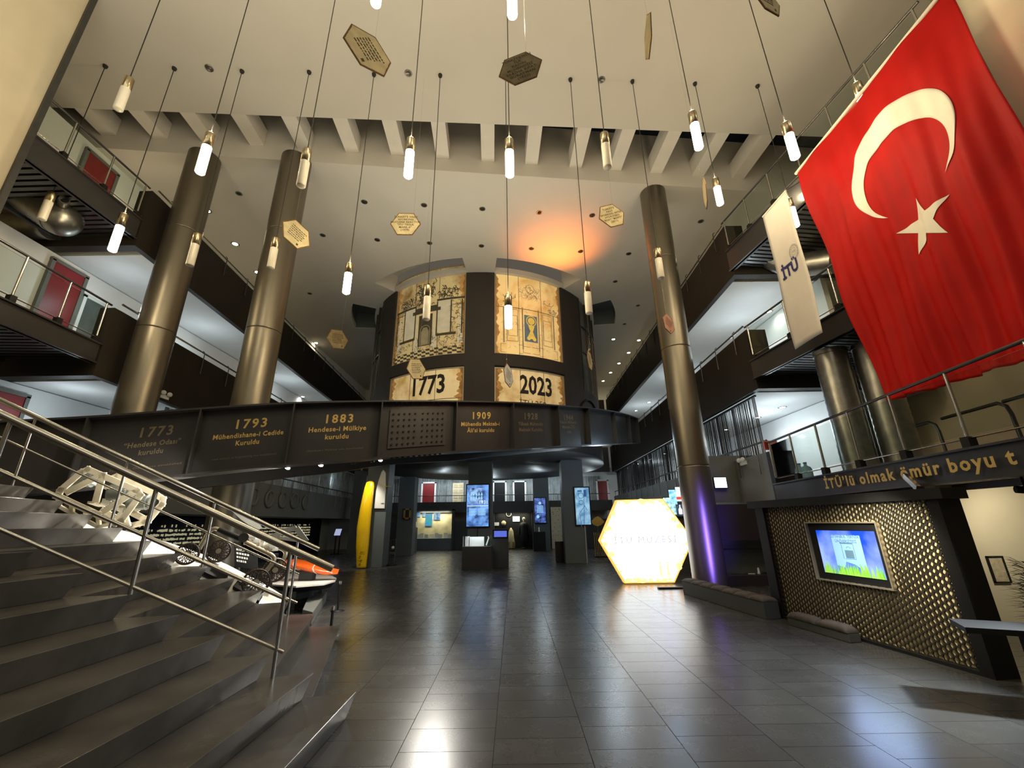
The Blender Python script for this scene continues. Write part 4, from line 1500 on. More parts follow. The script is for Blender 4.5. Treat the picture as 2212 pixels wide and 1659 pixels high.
def downlight(p, lit, label, r=.10, cool=False, e=30, grp='downlights'):
    t = thing('downlight', label, 'downlight', p, grp)
    MB().lathe(p, [(r * .7, -.004), (r, -.012), (r * 1.12, -.006), (r * 1.12, -.0005)], 16).build('rim', M_RIM, t)
    MB().lathe(p, [(0, -.006), (r * .72, -.006), (r * .72, -.002)], 14).build('lens', (M_BULBC if cool else M_BULB) if lit else M_CABLE, t)
    if lit:
        lamp('SPOT', Vector(p) + Vector((0, 0, -.03)), e, (1, .96, .88) if cool else WARM, .06, to=Vector(p) + Vector((0, 0, -3)), spot=2.6, blend=.6)


for j, (u, v) in enumerate(OFF):
    downlight(PZ(u, v, Z2), 0, 'unlit can light in the far ceiling, %s in order of the rows above the tower' % ORD[j])
for j, (u, v) in enumerate([(452, 147), (882, 158), (1299, 172)]):
    p = PZ(u, v, Z1)
    o = MB().lathe(p, [(0, -.012), (.07, -.012), (.085, -.03), (.10, -.004), (.10, -.0005)], 18).build('ceiling_vent', M_RIM)
    tag(o, 'round grey vent on the near ceiling, %s from the left of three' % ORD[j], 'vent', 'round ceiling vents')
ON3 = [(447, 455), (508, 527), (556, 588), (683, 741), (1576, 516), (1325, 733), (1380, 735), (1358, 762), (1337, 785), (1319, 805), (1303, 823), (1288, 839)]
for j, (u, v) in enumerate(ON3):
    downlight(PZ(u, v, Z2), 1, 'lit warm downlight over the top gallery, %s counted from the left column rightwards' % ORD[j], e=26, r=.14)
ON2 = [(590, 805), (654, 857), (1661, 673), (1402, 869), (1374, 887)]
for j, (u, v) in enumerate(ON2):
    downlight(PZ(u, v, LV[2][0] + .015), 1, 'lit cool downlight in the pale soffit of the top gallery, %s from the left' % ORD[j], cool=True, e=26, r=.12)
ON1 = [(1690, 880), (1636, 902), (1569, 928), (1436, 980), (1404, 992), (1378, 1002), (1354, 1011), (1333, 1018)]
for j, (u, v) in enumerate(ON1):
    downlight(PZ(u, v, LV[1][0] + .015), 1, 'lit downlight behind the string curtain, %s from the right' % ORD[j], cool=True, e=26, r=.12)
for j, u in enumerate((936, 990, 1095, 1147)):
    q = PZ(u, 1033, 5.16)
    downlight((q.x, YB + .9, 5.42), 1, 'lit downlight over the far end gallery, %s from the left' % ORD[j], cool=True, e=70)
# corridor lighting of the galleries
for y in (14, 20, 26):
    for (xx, z, c, e) in ((-11.4, 4.6, COOL, 34), (-11.4, 8.0, COOL, 26), (8.4, 4.6, COOL, 60), (8.4, 8.0, COOL, 30)):
        lamp('POINT', (xx, y, z - .3), e, c, .15)
for (xx, yy, z, c, e) in ((-11.3, 10.2, 4.4, COOL, 22), (-11.2, 10.4, 7.7, COOL, 26), (-11.2, 10.0, 11.0, WARM, 20), (8.2, 12.4, 4.3, COOL, 34), (8.2, 12.4, 7.7, COOL, 24)):
    lamp('POINT', (xx, yy, z), e, c, .15)
lamp('AREA', (-1, YB + 1.2, 5.0), 160, COOL, 13, to=(-1, YB + 2.2, 2.5), size_y=.4)

# ================================================================== GLOWING HEXAGON SIGN
yh = 13.0
hp = [PY(u, v, yh) for u, v in ((1295, 1168), (1350, 1262), (1458, 1262), (1498, 1166), (1432, 1077), (1332, 1080))]
hp[1].z = hp[2].z = 0.03
c = sum(hp, Vector()) / 6
SIGN = thing('hexagon_sign', 'big glowing white hexagon light box standing on the floor', 'sign', (c.x, yh, 0))
M_HEXGLOW = mat('glowing_sheet', (1, .97, .9), .5, emit=2.6, emitcol=(.90, .97, 1.0))
M_HEXEDGE = mat('glowing_amber_edge', (.9, .55, .1), .5, emit=1.1, emitcol=(1.0, .55, .10), var=.2, vscale=9)
M_AMBER = mat('amber_blotch', (.8, .5, .15), .5, emit=1.3, emitcol=(1.0, .72, .30))
sc_ = lambda k, dy: [Vector((c.x + (p.x - c.x) * k, yh + dy, c.z + (p.z - c.z) * k)) for p in hp]
MB().prism(sc_(1.0, 0), (0, .22, 0)).build('box', M_HEXEDGE, SIGN)
MB().prism(sc_(.965, -.004), (0, .003, 0)).build('glowing_face', M_HEXGLOW, SIGN)
d = Draw(lambda x, z: Vector((c.x + x, yh - .008, c.z + z)))
for i in range(6):
    p, q = hp[i], hp[(i + 1) % 6]
    for k in range(16 if i in (1, 4) else 7):
        t_ = random.random()
        r_ = .03 + .05 * random.random() ** 2
        m_ = p.lerp(q, t_) - c
        m_ *= .955 - .04 * random.random()
        d.disc(m_.x, m_.z, r_, 7, 1.4)
d.done('amber_edge_stain', M_AMBER, SIGN)
fn = plane_fn((c.x, yh - .010, c.z - .0), (1, 0, .012), (0, 0, 1))
text_mb(['İTÜ MÜZESİ'], .26, fn, spacing=1.35).build('sign_lettering', mat('pale_grey_letters', (.5, .5, .5), .5, emit=.55, emitcol=(.82, .80, .78)), SIGN)
d = Draw(lambda x, z: Vector((c.x + x, yh - .010, c.z + z)))
for x in (.35, .56):
    d.disc(x, -.62, .035).rect(x - .03, -.95, x + .03, -.66).rect(x - .035, -1.02, x - .01, -.9).rect(x + .01, -1.02, x + .035, -.9)
d.done('printed_figures', M_AMBER, SIGN)
q = PZ(1430, 1272, 0)
o = MB().box((q.x + .35, q.y, .02), (.9, .12, .04), .0).build('floor_plate', M_BLACK)
tag(o, 'small black plate on the floor at the foot of the glowing hexagon', 'plate')

# ================================================================== HONEYCOMB WALL WITH SCREEN
hA = Vector((4.86, 8.68, 0))
hB = Vector((5.30, 5.36, 0))
hd = (hB - hA).normalized()
hn = Vector((hd.y, -hd.x, 0))
if hn.x > 0:
    hn = -hn                                    # towards the hall
HL = (hB - hA).length
HT = 1.96
HW = thing('honeycomb_wall', 'black partition with a perforated gold honeycomb panel and inset screen', 'partition', hA)
hpnt = lambda x, z, o=0.0: hA + hd * x + hn * o + Vector((0, 0, z))
x0, x1, z0, z1 = .22, HL - .14, .04, 1.93
mb = MB()
for (xa, xb, za, zb) in ((0, x0, 0, HT + .06), (x1, HL, 0, HT + .06), (x0, x1, z1, HT + .06), (x0, x1, 0, z0)):
    mb.hexa([hpnt(xa, za, .07), hpnt(xb, za, .07), hpnt(xb, za, -.25), hpnt(xa, za, -.25), hpnt(xa, zb, .07), hpnt(xb, zb, .07), hpnt(xb, zb, -.25), hpnt(xa, zb, -.25)])
mb.hexa([hpnt(-.14, HT - .05, .12), hpnt(HL + .1, HT - .05, .12), hpnt(HL + .1, HT - .05, -.25), hpnt(-.14, HT - .05, -.25),
         hpnt(-.14, HT + .08, .12), hpnt(HL + .1, HT + .08, .12), hpnt(HL + .1, HT + .08, -.25), hpnt(-.14, HT + .08, -.25)])
mb.build('black_frame', M_BLACK, HW)
MB().hexa([hpnt(x0, z0, -.03), hpnt(x1, z0, -.03), hpnt(x1, z0, -.06), hpnt(x0, z0, -.06), hpnt(x0, z1, -.03), hpnt(x1, z1, -.03), hpnt(x1, z1, -.06), hpnt(x0, z1, -.06)]).build(
    'gold_backing', mat('pale_gold_backing', (0.72, 0.60, 0.36), 0.6, var=.08, vscale=2), HW)
# screen opening in panel coordinates
so = [PP(u, v, hA, hn) for u, v in ((1738, 1133), (1893, 1127), (1935, 1272), (1778, 1250))]
sx = [(p - hA).dot(hd) for p in so]
sX0, sX1, sZ0, sZ1 = (sx[0] + sx[3]) / 2, (sx[1] + sx[2]) / 2, (so[2].z + so[3].z) / 2, (so[0].z + so[1].z) / 2
mb = MB()
pit = .066
ph = pit * 1.18
kx = int((x1 - x0) / (pit * .87))
for i in range(kx + 1):
    for j in range(int((z1 - z0) / ph) + 2):
        xc = x0 + pit * .87 * (i + .5)
        zc = z0 + ph * (j + (.5 if i % 2 else 0))
        if xc > x1 - .02 or zc > z1 - .01 or zc < z0 + .01:
            continue
        if sX0 - .03 < xc < sX1 + .03 and sZ0 - .03 < zc < sZ1 + .03:
            continue
        V = []
        for rr, o in ((.58, .02), (.455, .02), (.455, 0.0)):
            for k in range(6):
                a = pi / 3 * k
                V.append(hpnt(xc + pit * rr * math.cos(a), zc + pit * rr * 1.18 * math.sin(a), o))
        mb.add(V, [(k, (k + 1) % 6, 6 + (k + 1) % 6, 6 + k) for k in range(6)] + [(6 + k, 6 + (k + 1) % 6, 12 + (k + 1) % 6, 12 + k) for k in range(6)])
mb.build('honeycomb_grille', mat('black_grille', (0.020, 0.016, 0.011), 0.5, var=.2), HW)
TV = thing('wall_screen', 'wide screen showing a blue sky and green grass, set into the honeycomb', 'screen', hpnt((sX0 + sX1) / 2, sZ0, .0))
mb = MB()
for (xa, xb, za, zb) in ((sX0 - .02, sX0, sZ0 - .02, sZ1 + .02), (sX1, sX1 + .02, sZ0 - .02, sZ1 + .02), (sX0, sX1, sZ1, sZ1 + .02), (sX0, sX1, sZ0 - .02, sZ0)):
    mb.hexa([hpnt(xa, za, .05), hpnt(xb, za, .05), hpnt(xb, za, -.02), hpnt(xa, za, -.02), hpnt(xa, zb, .05), hpnt(xb, zb, .05), hpnt(xb, zb, -.02), hpnt(xa, zb, -.02)])
mb.build('pale_frame', mat('pale_metal_trim', (.45, .40, .32), .35, .6, var=.1), TV)
MB().hexa([hpnt(sX0, sZ0, -.005), hpnt(sX1, sZ0, -.005), hpnt(sX1, sZ0, -.02), hpnt(sX0, sZ0, -.02), hpnt(sX0, sZ1, -.005), hpnt(sX1, sZ1, -.005), hpnt(sX1, sZ1, -.02),
           hpnt(sX0, sZ1, -.02)]).build('bezel', M_BLACK, TV)
a0, a1, b0, b1 = sX0 + (sX1 - sX0) * .11, sX0 + (sX1 - sX0) * .93, sZ0 + (sZ1 - sZ0) * .12, sZ0 + (sZ1 - sZ0) * .87
M_SKY = screen_mat('screen_blue_sky', (0.0, 0.08, 0.85), (0.32, 0.45, 1.0), 1.3, 1.6)
o = MB().hexa([hpnt(a0, b0, .0), hpnt(a1, b0, .0), hpnt(a1, b0, -.004), hpnt(a0, b0, -.004), hpnt(a0, b1, .0), hpnt(a1, b1, .0), hpnt(a1, b1, -.004), hpnt(a0, b1, -.004)]).build('picture', M_SKY, TV)
d = Draw(lambda x, y: hpnt(a0 + (a1 - a0) * x, b0 + (b1 - b0) * y, .003))
d.poly([(.27, .20), (.40, .16), (.44, .30), (.58, .25), (.70, .14), (.76, .2), (.76, .90), (.27, .90)])
d.done('poster_shape', mat('screen_poster_blue', (.2, .4, .7), .5, emit=.85, emitcol=(.32, .58, .92)), o)
d = Draw(lambda x, y: hpnt(a0 + (a1 - a0) * x, b0 + (b1 - b0) * y, .005))
d.rect(.40, .70, .62, .73).rect(.44, .36, .62, .37).line([(.42, .36), (.42, .70)], .008).line([(.62, .36), (.62, .70)], .008)
d.rect(.46, .38, .60, .56)
d.ring(.53, .60, .04, .01, 10, .8, 0, pi)
d.done('poster_drawing', mat('screen_slate', (.1, .2, .3), .5, emit=.5, emitcol=(.16, .28, .45)), o)
fn = plane_fn(hpnt(a0 + (a1 - a0) * .51, b0 + (b1 - b0) * .81, .006), hd, (0, 0, 1))
text_mb(['İSTANBUL TEKNİK', 'ÜNİVERSİTESİ'], .058, fn).build('screen_lettering', mat('screen_navy', (.05, .1, .3), .5, emit=.4, emitcol=(.07, .12, .42)), o)
d = Draw(lambda x, y: hpnt(a0 + (a1 - a0) * x, b0 + (b1 - b0) * y, .007))
d2 = Draw(lambda x, y: hpnt(a0 + (a1 - a0) * x, b0 + (b1 - b0) * y, .009))
for i in range(120):
    x = random.random() * .97
    hgt = .10 + .20 * random.random()
    (d if i % 2 else d2).poly([(x, .0), (x + .03, 0), (x + .015 + .03 * (random.random() - .5), hgt)])
d.done('grass_blades', mat('screen_green', (.1, .4, .02), .5, emit=.8, emitcol=(.13, .55, .03)), o)
d2.done('grass_blades', mat('screen_lime', (.2, .5, .05), .5, emit=.8, emitcol=(.35, .62, .10)), o)
lamp('AREA', hpnt((sX0 + sX1) / 2, (sZ0 + sZ1) / 2, .12), 9, (.45, .6, 1.0), .9, to=hpnt((sX0 + sX1) / 2, .5, 2), size_y=.5)
lamp('SPOT', hpnt(2.75, 2.1, 1.1), 240, WARM2, .08, to=hpnt(2.45, 1.15, 0), spot=1.45, blend=1.0)
lamp('SPOT', (8.2, 6.6, 2.05), 70, WARM2, .1, to=(8.9, 7.8, 1.0), spot=2.4, blend=.8)  # unseen warm spot added to brighten the cream wall
# dark return beside the honeycomb wall and a counter in front of the cream wall
p = PY(2150, 1358, 4.55)
q = PY(2205, 1375, 4.2)
o = thing('counter', 'dark counter edge jutting in front of the cream wall at the right', 'counter', (p.x + .4, p.y, 0))
MB().hexa([(p.x - .22, 4.62, p.z - .05), (p.x + 1.2, 4.0, p.z - .05), (p.x + 1.2, 4.5, p.z - .05), (p.x, 5.0, p.z - .05), (p.x - .22, 4.62, p.z), (p.x + 1.2, 4.0, p.z), (p.x + 1.2, 4.5, p.z), (p.x, 5.0, p.z)]).build(
    'top', M_BLACK, o)
MB().box((p.x + .62, 4.62, (p.z - .05) / 2), (.6, .1, p.z - .05)).build('front', M_BLACK, o)
# framed drawing on the cream wall
yw = 7.78
fp = [PY(u, v, yw) for u, v in ((2132, 1201), (2162, 1201), (2183, 1259), (2152, 1259))]
fx0, fx1, fz0_, fz1_ = (fp[0].x + fp[3].x) / 2 - .02, (fp[1].x + fp[2].x) / 2 + .02, (fp[2].z + fp[3].z) / 2, (fp[0].z + fp[1].z) / 2
t = thing('framed_drawing', 'thin dark frame with a faint drawing on the cream wall', 'picture', ((fx0 + fx1) / 2, yw, fz0_))
mb = MB()
for (xa, xb, za, zb) in ((fx0, fx0 + .02, fz0_, fz1_), (fx1 - .02, fx1, fz0_, fz1_), (fx0, fx1, fz0_, fz0_ + .02), (fx0, fx1, fz1_ - .02, fz1_)):
    mb.box(((xa + xb) / 2, yw, (za + zb) / 2), (xb - xa, .03, zb - za))
mb.build('frame', M_BLACK, t)
MB().box(((fx0 + fx1) / 2, yw + .008, (fz0_ + fz1_) / 2), (fx1 - fx0 - .03, .01, fz1_ - fz0_ - .03)).build('sheet', mat('old_print', (.5, .42, .28), .7, var=.25, vscale=14), t)
# leafy plant at the right edge
pp = PY(2222, 1300, 5.4)
PLANT = thing('potted_plant', 'green feathery plant at the right edge before the cream wall', 'plant', (pp.x + .28, 5.4, 0))
mb = MB()
for i in range(420):
    a = random.random() * 2 * pi
    hh = random.random()
    b0_ = Vector((pp.x + .28 + .10 * math.cos(a), 5.4 + .10 * math.sin(a), .52 + hh * .62))
    dr = Vector((math.cos(a), math.sin(a), .25 + .5 * random.random())).normalized()
    L = .16 + .2 * random.random()
    sd = dr.cross(Vector((0, 0, 1))).normalized() * .016
    tip_ = b0_ + dr * L + Vector((0, 0, -.07))
    mb.add([b0_, b0_ + dr * L * .5 + sd, tip_, b0_ + dr * L * .5 - sd], [(0, 1, 2, 3)])
mb.build('foliage', M_LEAF, PLANT)
MB().tube([(pp.x + .28, 5.4, .3), (pp.x + .28, 5.4, 1.1)], .02, 8).build('stem', M_OAK, PLANT)
MB().lathe((pp.x + .28, 5.4, 0), [(.14, 0), (.19, .36), (.17, .36), (.16, .30), (0, .30)], 20).build('pot', M_CHAR, PLANT)

# ================================================================== BENCHES


def bench(label, a, b, wdt, hgt, seg, cush):
    a, b = Vector(a), Vector(b)
    d = (b - a).normalized()
    n = Vector((-d.y, d.x, 0))
    if n.x < 0:
        n = -n
    L = (b - a).length
    t = thing('bench', label, 'bench', a.lerp(b, .5), 'upholstered benches')
    z = Vector((0, 0, 1))
    q = [a, b, b + n * wdt, a + n * wdt]
    MB().hexa([p for p in q] + [p + z * hgt for p in q]).build('base', M_CHAR, t, bevel=.01)
    for k in range(seg):
        s0, s1 = L * k / seg, L * (k + 1) / seg

        def f(u, v, s0=s0, s1=s1):
            x = s0 + (s1 - s0) * u
            e = (1 - (2 * u - 1) ** 6) * (1 - (2 * v - 1) ** 6)
            return a + d * x + n * (-.01 + (wdt + .02) * v) + z * (hgt + .003 + cush * (.25 + .75 * e) * (1 if 0 < u < 1 and 0 < v < 1 else 0))
        MB().grid(f, 12, 12).build('cushion', M_CUSH, t, solid=.004)
    return t


bench('long upholstered bench in front of the bronze column at the right', (4.12, 11.3, 0), (4.47, 8.40, 0), .30, .28, 7, .07)
bench('low cushion bench against the foot of the honeycomb wall', (4.62, 8.0, 0), (4.79, 6.85, 0), .19, .12, 2, .09)

# ================================================================== RIGHT GROUND FLOOR: plum beam, glazed case, screens
pb = PY(1570, 1100, 12.6)
o = MB().hexa([(5.5, 12.4, 1.15), (7.3, 12.4, 1.15), (7.3, 12.7, 1.15), (5.5, 12.7, 1.15), (5.5, 12.4, 2.12), (7.3, 12.4, 2.12), (7.3, 12.7, 2.12), (5.5, 12.7, 2.12)]).build('plum_panel', M_PURP)
tag(o, 'dark plum panel across the top of the glazed case behind the column', 'panel')
CASE = thing('display_case', 'glazed case with small objects between the column and honeycomb wall', 'display case', (6.4, 12.6, 0), 'display cases')
MB().box((6.4, 12.6, .13), (1.8, .5, .26)).build('plinth', M_PURP, CASE)
MB().box((6.4, 13.1, .7), (1.8, .04, .9)).build('back_panel', M_LGREY, CASE)
MB().box((6.4, 12.42, .75), (1.76, .012, .96)).build('glass_front', M_CASEGL, CASE)
MB().box((6.4, 12.42, .93), (1.8, .03, .04)).build('crossbar', M_BLACK, CASE)
MB().box((5.85, 12.95, .68), (.25, .1, .8)).build('wood_panel', M_OAK, CASE)
o = MB().lathe((6.75, 12.6, .26), [(.0, 0), (.05, .01), (.03, .06), (.02, .16), (0, .18)], 12).build('small_figurine', M_WHITE)
tag(o, 'small white figurine in the case behind the column', 'figurine')
o = MB().tube([(6.45, 12.6, .275), (6.62, 12.58, .275)], .015, 8).build('small_model', M_WHITE)
tag(o, 'small pale model lying in the case behind the column', 'model')
q = PY(1559, 1042, 12.9)
t = thing('lit_sign', 'small bright square sign on the grey wall right of the column', 'sign', q)
MB().box((q.x, 13.0, q.z), (.40, .05, .34)).build('sign_box', M_BLACK, t)
MB().box((q.x, 12.972, q.z), (.36, .006, .30)).build('lit_face', mat('lit_sign_face', (.9, 1, 1), .5, emit=2.2, emitcol=(.85, .97, 1.0)), t)
o = MB().box((6.9, 13.12, 2.9), (2.6, .06, 1.4)).build('wall_right', M_LGREY)
struct(o)
for j, (u0, v0, u1, v1, c1, c2, lab) in enumerate((
        (1462, 1052, 1480, 1083, (.5, .7, .8), (1, 1, .95), 'bright screen with a red strip, top of the cluster left of the column'),
        (1448, 1058, 1459, 1090, (.05, .35, .6), (.5, .85, .9), 'narrow pale blue screen in the cluster left of the column'),
        (1437, 1075, 1457, 1112, (.1, .4, .5), (.7, .95, .9), 'teal patterned screen partly behind the glowing hexagon'),
        (1459, 1089, 1479, 1115, (.01, .02, .03), (.05, .08, .12), 'dark screen with a white bottle shape left of the column'),
        (1478, 1085, 1487, 1113, (.05, .3, .6), (.4, .8, .3), 'narrow blue and green screen beside the column'))):
    yy = 17.0
    p, q = PY(u0, v1, yy), PY(u1, v0, yy)
    t = thing('display_screen', lab, 'screen', ((p.x + q.x) / 2, yy, p.z), 'screens left of the column')
    cx_, cz_ = (p.x + q.x) / 2, (p.z + q.z) / 2
    MB().box((cx_, yy + .05, cz_), (q.x - p.x + .04, .06, q.z - p.z + .04)).build('housing', M_BLACK, t)
    MB().box((cx_, yy, cz_), (q.x - p.x, .03, q.z - p.z)).build('picture', screen_mat('cluster_screen_%d' % j, c1, c2, 1.4, 6), t)
    if j == 0:
        MB().box((cx_, yy - .018, p.z + .12), (q.x - p.x, .004, .10)).build('red_strip', mat('screen_red', (.7, .05, .03), .5, emit=1, emitcol=(.8, .06, .04)), t)
    if j == 3:
        MB().lathe((cx_, yy - .03, p.z + .06), [(0, 0), (.07, .01), (.07, .18), (.02, .28), (.02, .36), (0, .36)], 10).build('bottle_shape', mat('screen_white', (.9, .9, 1), .5, emit=1, emitcol=(.8, .85, 1)), t)
o = MB().box((6.25, 17.4, 1.0), (1.7, .4, 2.2)).build('screen_wall', M_CHAR)
tag(o, 'dark stand carrying the screens left of the column', 'stand')
o = MB().box((6.7, 17.4, .2), (.01, .01, .01)) if False else None

# ================================================================== YELLOW HULL AND WHITE WING ON THE PILLAR
kp = PZ(782, 1222, 0)
kp = Vector((PY(782, 1222, PILS[0][0].y - .35).x, PILS[0][0].y - .35, 0))
HULL = thing('yellow_hull', 'upright glossy yellow canoe hull leaning on the grey pillar', 'hull', kp)
yk = kp.y - .05
prof = [(1222, 771, 791), (1205, 770, 793), (1180, 769, 796), (1140, 771, 799), (1100, 777, 802), (1070, 783, 805), (1052, 787, 807), (1042, 790, 806), (1039, 795, 802)]
rows = []
for v, ul, ur in prof:
    a, b = PY(ul, v, yk), PY(ur, v, yk)
    rows.append((a, b))
rows[0][0].z = rows[0][1].z = 0.03


def hull(u, v):
    t_ = v * (len(rows) - 1)
    k = min(int(t_), len(rows) - 2)
    a = rows[k][0].lerp(rows[k + 1][0], t_ - k)
    b = rows[k][1].lerp(rows[k + 1][1], t_ - k)
    s_ = 2 * u - 1
    m_ = (a + b) / 2
    hw = (b - a).length / 2
    x = math.sin(s_ * pi / 2)
    bul = max(0, math.cos(s_ * pi / 2)) ** .8 * hw * .6 * (1 - .55 * v ** 4)
    return m_ + Vector((x * hw, -bul, 0)) + Vector((0, .12 * v, 0))


MB().grid(hull, 24, 40).build('shell', M_YELLOW, HULL, solid=.02)
d = Draw(lambda x, y: hull(.5 + x, y) + Vector((0, -.012, 0)))
for i in range(4):
    y_ = .028 + i * .045
    x_ = -.16 + i * .075
    d.poly([(x_ - .13, y_), (x_ - .02, y_), (x_ + .03, y_ + .03), (x_ - .08, y_ + .03)])
    if i != 2:
        d.poly([(x_ + .03, y_), (x_ + .13, y_), (x_ + .18, y_ + .03), (x_ + .08, y_ + .03)])
d.done('black_marks', M_BLACK, HULL)
mb = MB()
mb.tube([hull(.5, .62) + Vector((0, -.005, 0)), hull(.52, .25) + Vector((0, -.005, 0))], .012, 6)
mb.build('keel_line', mat('pale_yellow', (.9, .7, .2), .2, coat=.5, var=.05), HULL)
yw_ = PILS[0][0].y - .02
WING = thing('white_wing', 'white wing tip hung upright on the pillar right of the yellow hull', 'wing', PY(822, 1098, yw_))
wpts = [(809, 1099), (832, 1099), (834, 1060), (834, 1022), (829, 1015), (825, 1020), (818, 1040), (812, 1065)]
MB().prism([PY(u, v, yw_) for u, v in wpts], (0, -.09, 0)).build('skin', M_WHITEGL, WING, bevel=.03)
p = PY(834, 1051, yw_ - .05)
mb = MB()
for a in (0, 2.1, 4.2):
    mb.bar(p, p + Vector((.22 * math.cos(a), -.02, .22 * math.sin(a))), .05, .015)
mb.tube([p + Vector((0, .04, 0)), p + Vector((0, -.06, 0))], .04, 10)
mb.build('yellow_propeller', mat('dull_yellow', (.6, .5, .1), .4, var=.1), WING)
MB().box((PY(828, 1088, yw_).x, yw_ - .095, PY(828, 1088, yw_).z), (.14, .004, .05)).build('small_plate', M_GOLDDIM, WING)
p = PZ(846, 1222, 0)
t = thing('model_stand', 'slim open stand with a small white ball right of the yellow hull', 'stand', p)
MB().box((p.x, p.y, .03), (.36, .3, .06)).build('base', M_BLACK, t)
for dx in (-.11, .11):
    MB().bar((p.x + dx, p.y, .06), (p.x + dx, p.y, 1.05), .025).build('upright', M_DKSTEEL, t)
MB().bar((p.x - .12, p.y, 1.06), (p.x + .12, p.y, 1.06), .03).build('top_bar', M_DKSTEEL, t)
MB().bar((p.x - .12, p.y, .66), (p.x + .12, p.y, .66), .02).build('cross_bar', M_DKSTEEL, t)
MB().lathe((p.x, p.y, .67), [(0, 0), (.05, .02), (.07, .07), (.05, .12), (0, .14)], 14).build('white_ball', M_WHITEGL, t)

# ================================================================== BACK OF THE HALL


def wall_screen(nm, lab, u0, v0, u1, v1, y, m, grp='upright screens on the pillars', dep=.07):
    p, q = PY(u0, v1, y), PY(u1, v0, y)
    cx_, cz_, w_, h_ = (p.x + q.x) / 2, (p.z + q.z) / 2, q.x - p.x, q.z - p.z
    t = thing(nm, lab, 'screen', (cx_, y, p.z), grp)
    MB().box((cx_, y, cz_), (w_, dep, h_)).build('housing', M_BLACK, t, bevel=.006)
    MB().box((cx_, y - dep / 2 - .002, cz_), (w_ - .10, .006, h_ - .10)).build('picture', m, t)
    return t, cx_, cz_, w_, h_


PF = PILS[1][0].y
M_S1 = screen_mat('photo_blue_screen', (.01, .03, .10), (.28, .46, .80), 1.3, 5)
M_S2 = screen_mat('water_blue_screen', (.02, .05, .16), (.14, .32, .72), 1.5, 3)
M_SW = mat('screen_white_text', (.8, .9, 1), .5, emit=1.0, emitcol=(.75, .88, 1))
M_SL = mat('screen_light_blue', (.4, .7, .9), .5, emit=.9, emitcol=(.30, .60, .92))
yS = PF - .06
T1, cx_, cz_, w_, h_ = wall_screen('upright_screen', 'tall central screen showing 1931 over blue water', 1005, 1045, 1058, 1140, yS, M_S2)
MB().box((cx_ - .08, yS - .046, cz_ + h_ * .22), (w_ * .55, .004, h_ * .36)).build('photograph', M_S1, T1)
MB().box((cx_, yS - .046, cz_ - .02), (w_ - .14, .004, .025)).build('white_rule', M_SW, T1)
text_mb(['1931'], .22, plane_fn((cx_ + w_ * .24, yS - .05, cz_ + .13), (1, 0, 0), (0, 0, 1))).build('year_lettering', M_SW, T1)
d = Draw(lambda x, y: Vector((cx_ + x, yS - .047, cz_ + y)))
for cc in (-.22, .20):
    for r in range(7):
        d.rect(cc - .17, -.16 - r * .045, cc + .12 + .06 * random.random(), -.135 - r * .045, 1)
d.done('text_lines', M_SL, T1)
d = Draw(lambda x, y: Vector((cx_ + x, yS - .049, cz_ + y)))
for r in range(2):
    for k in range(5):
        x, y = -.30 + k * .12, .28 + r * .17
        d.disc(x, y + .09, .03, 8).rect(x - .04, y - .02, x + .04, y + .06, 1)
d.done('figures_in_photograph', M_SL, T1)
MB().box((cx_, yS + .0, (cz_ - h_ / 2 - .3)), (.03, .03, .62)).build('cable_cover', M_BLACK, T1)
P5 = PILS[4][0]
T2, cx_, cz_, w_, h_ = wall_screen('upright_screen', 'smaller far upright screen with dark blue picture right of the centre', 1154, 1074, 1179, 1131, P5.y - .06, screen_mat('night_blue_screen', (.005, .01, .05), (.12, .22, .70), .9, 4))
d = Draw(lambda x, y: Vector((cx_ + x, P5.y - .105, cz_ + y)))
for r in range(6):
    d.rect(-.22, .25 - r * .08, .22, .29 - r * .08, 1)
d.disc(0, .45, .09, 10).disc(-.15, -.4, .10, 12)
d.done('text_lines', M_SL, T2)
P3 = PILS[2][0]
yq = P3.y - .06
T3, cx_, cz_, w_, h_ = wall_screen('upright_screen', 'pale blue upright screen on the pillar beside the glowing hexagon', 1243, 1051, 1273, 1136, yq, screen_mat('pale_blue_screen', (.10, .30, .55), (.40, .72, .95), .8, 3))
d = Draw(lambda x, y: Vector((cx_ + x, yq - .045, cz_ + y)))
d.ring(-.05, .45, .12, .02, 14).ring(-.06, .15, .09, .02, 14).line([(-.1, -.9), (-.15, -.3), (.1, .0), (.2, -.2)], .02).rect(.08, .4, .2, .7, 1).line([(.02, -.8), (.1, .7)], .02).rect(-.2, .62, .0, .68, 1)
d.done('line_drawing', mat('screen_deep_blue', (.02, .1, .3), .5, emit=.4, emitcol=(.04, .16, .42)), T3)
o = MB().box((cx_ + .05, yq, (cz_ - h_ / 2) / 2), (.02, .02, cz_ - h_ / 2)).build('cable_strip', M_WHITE, T3)

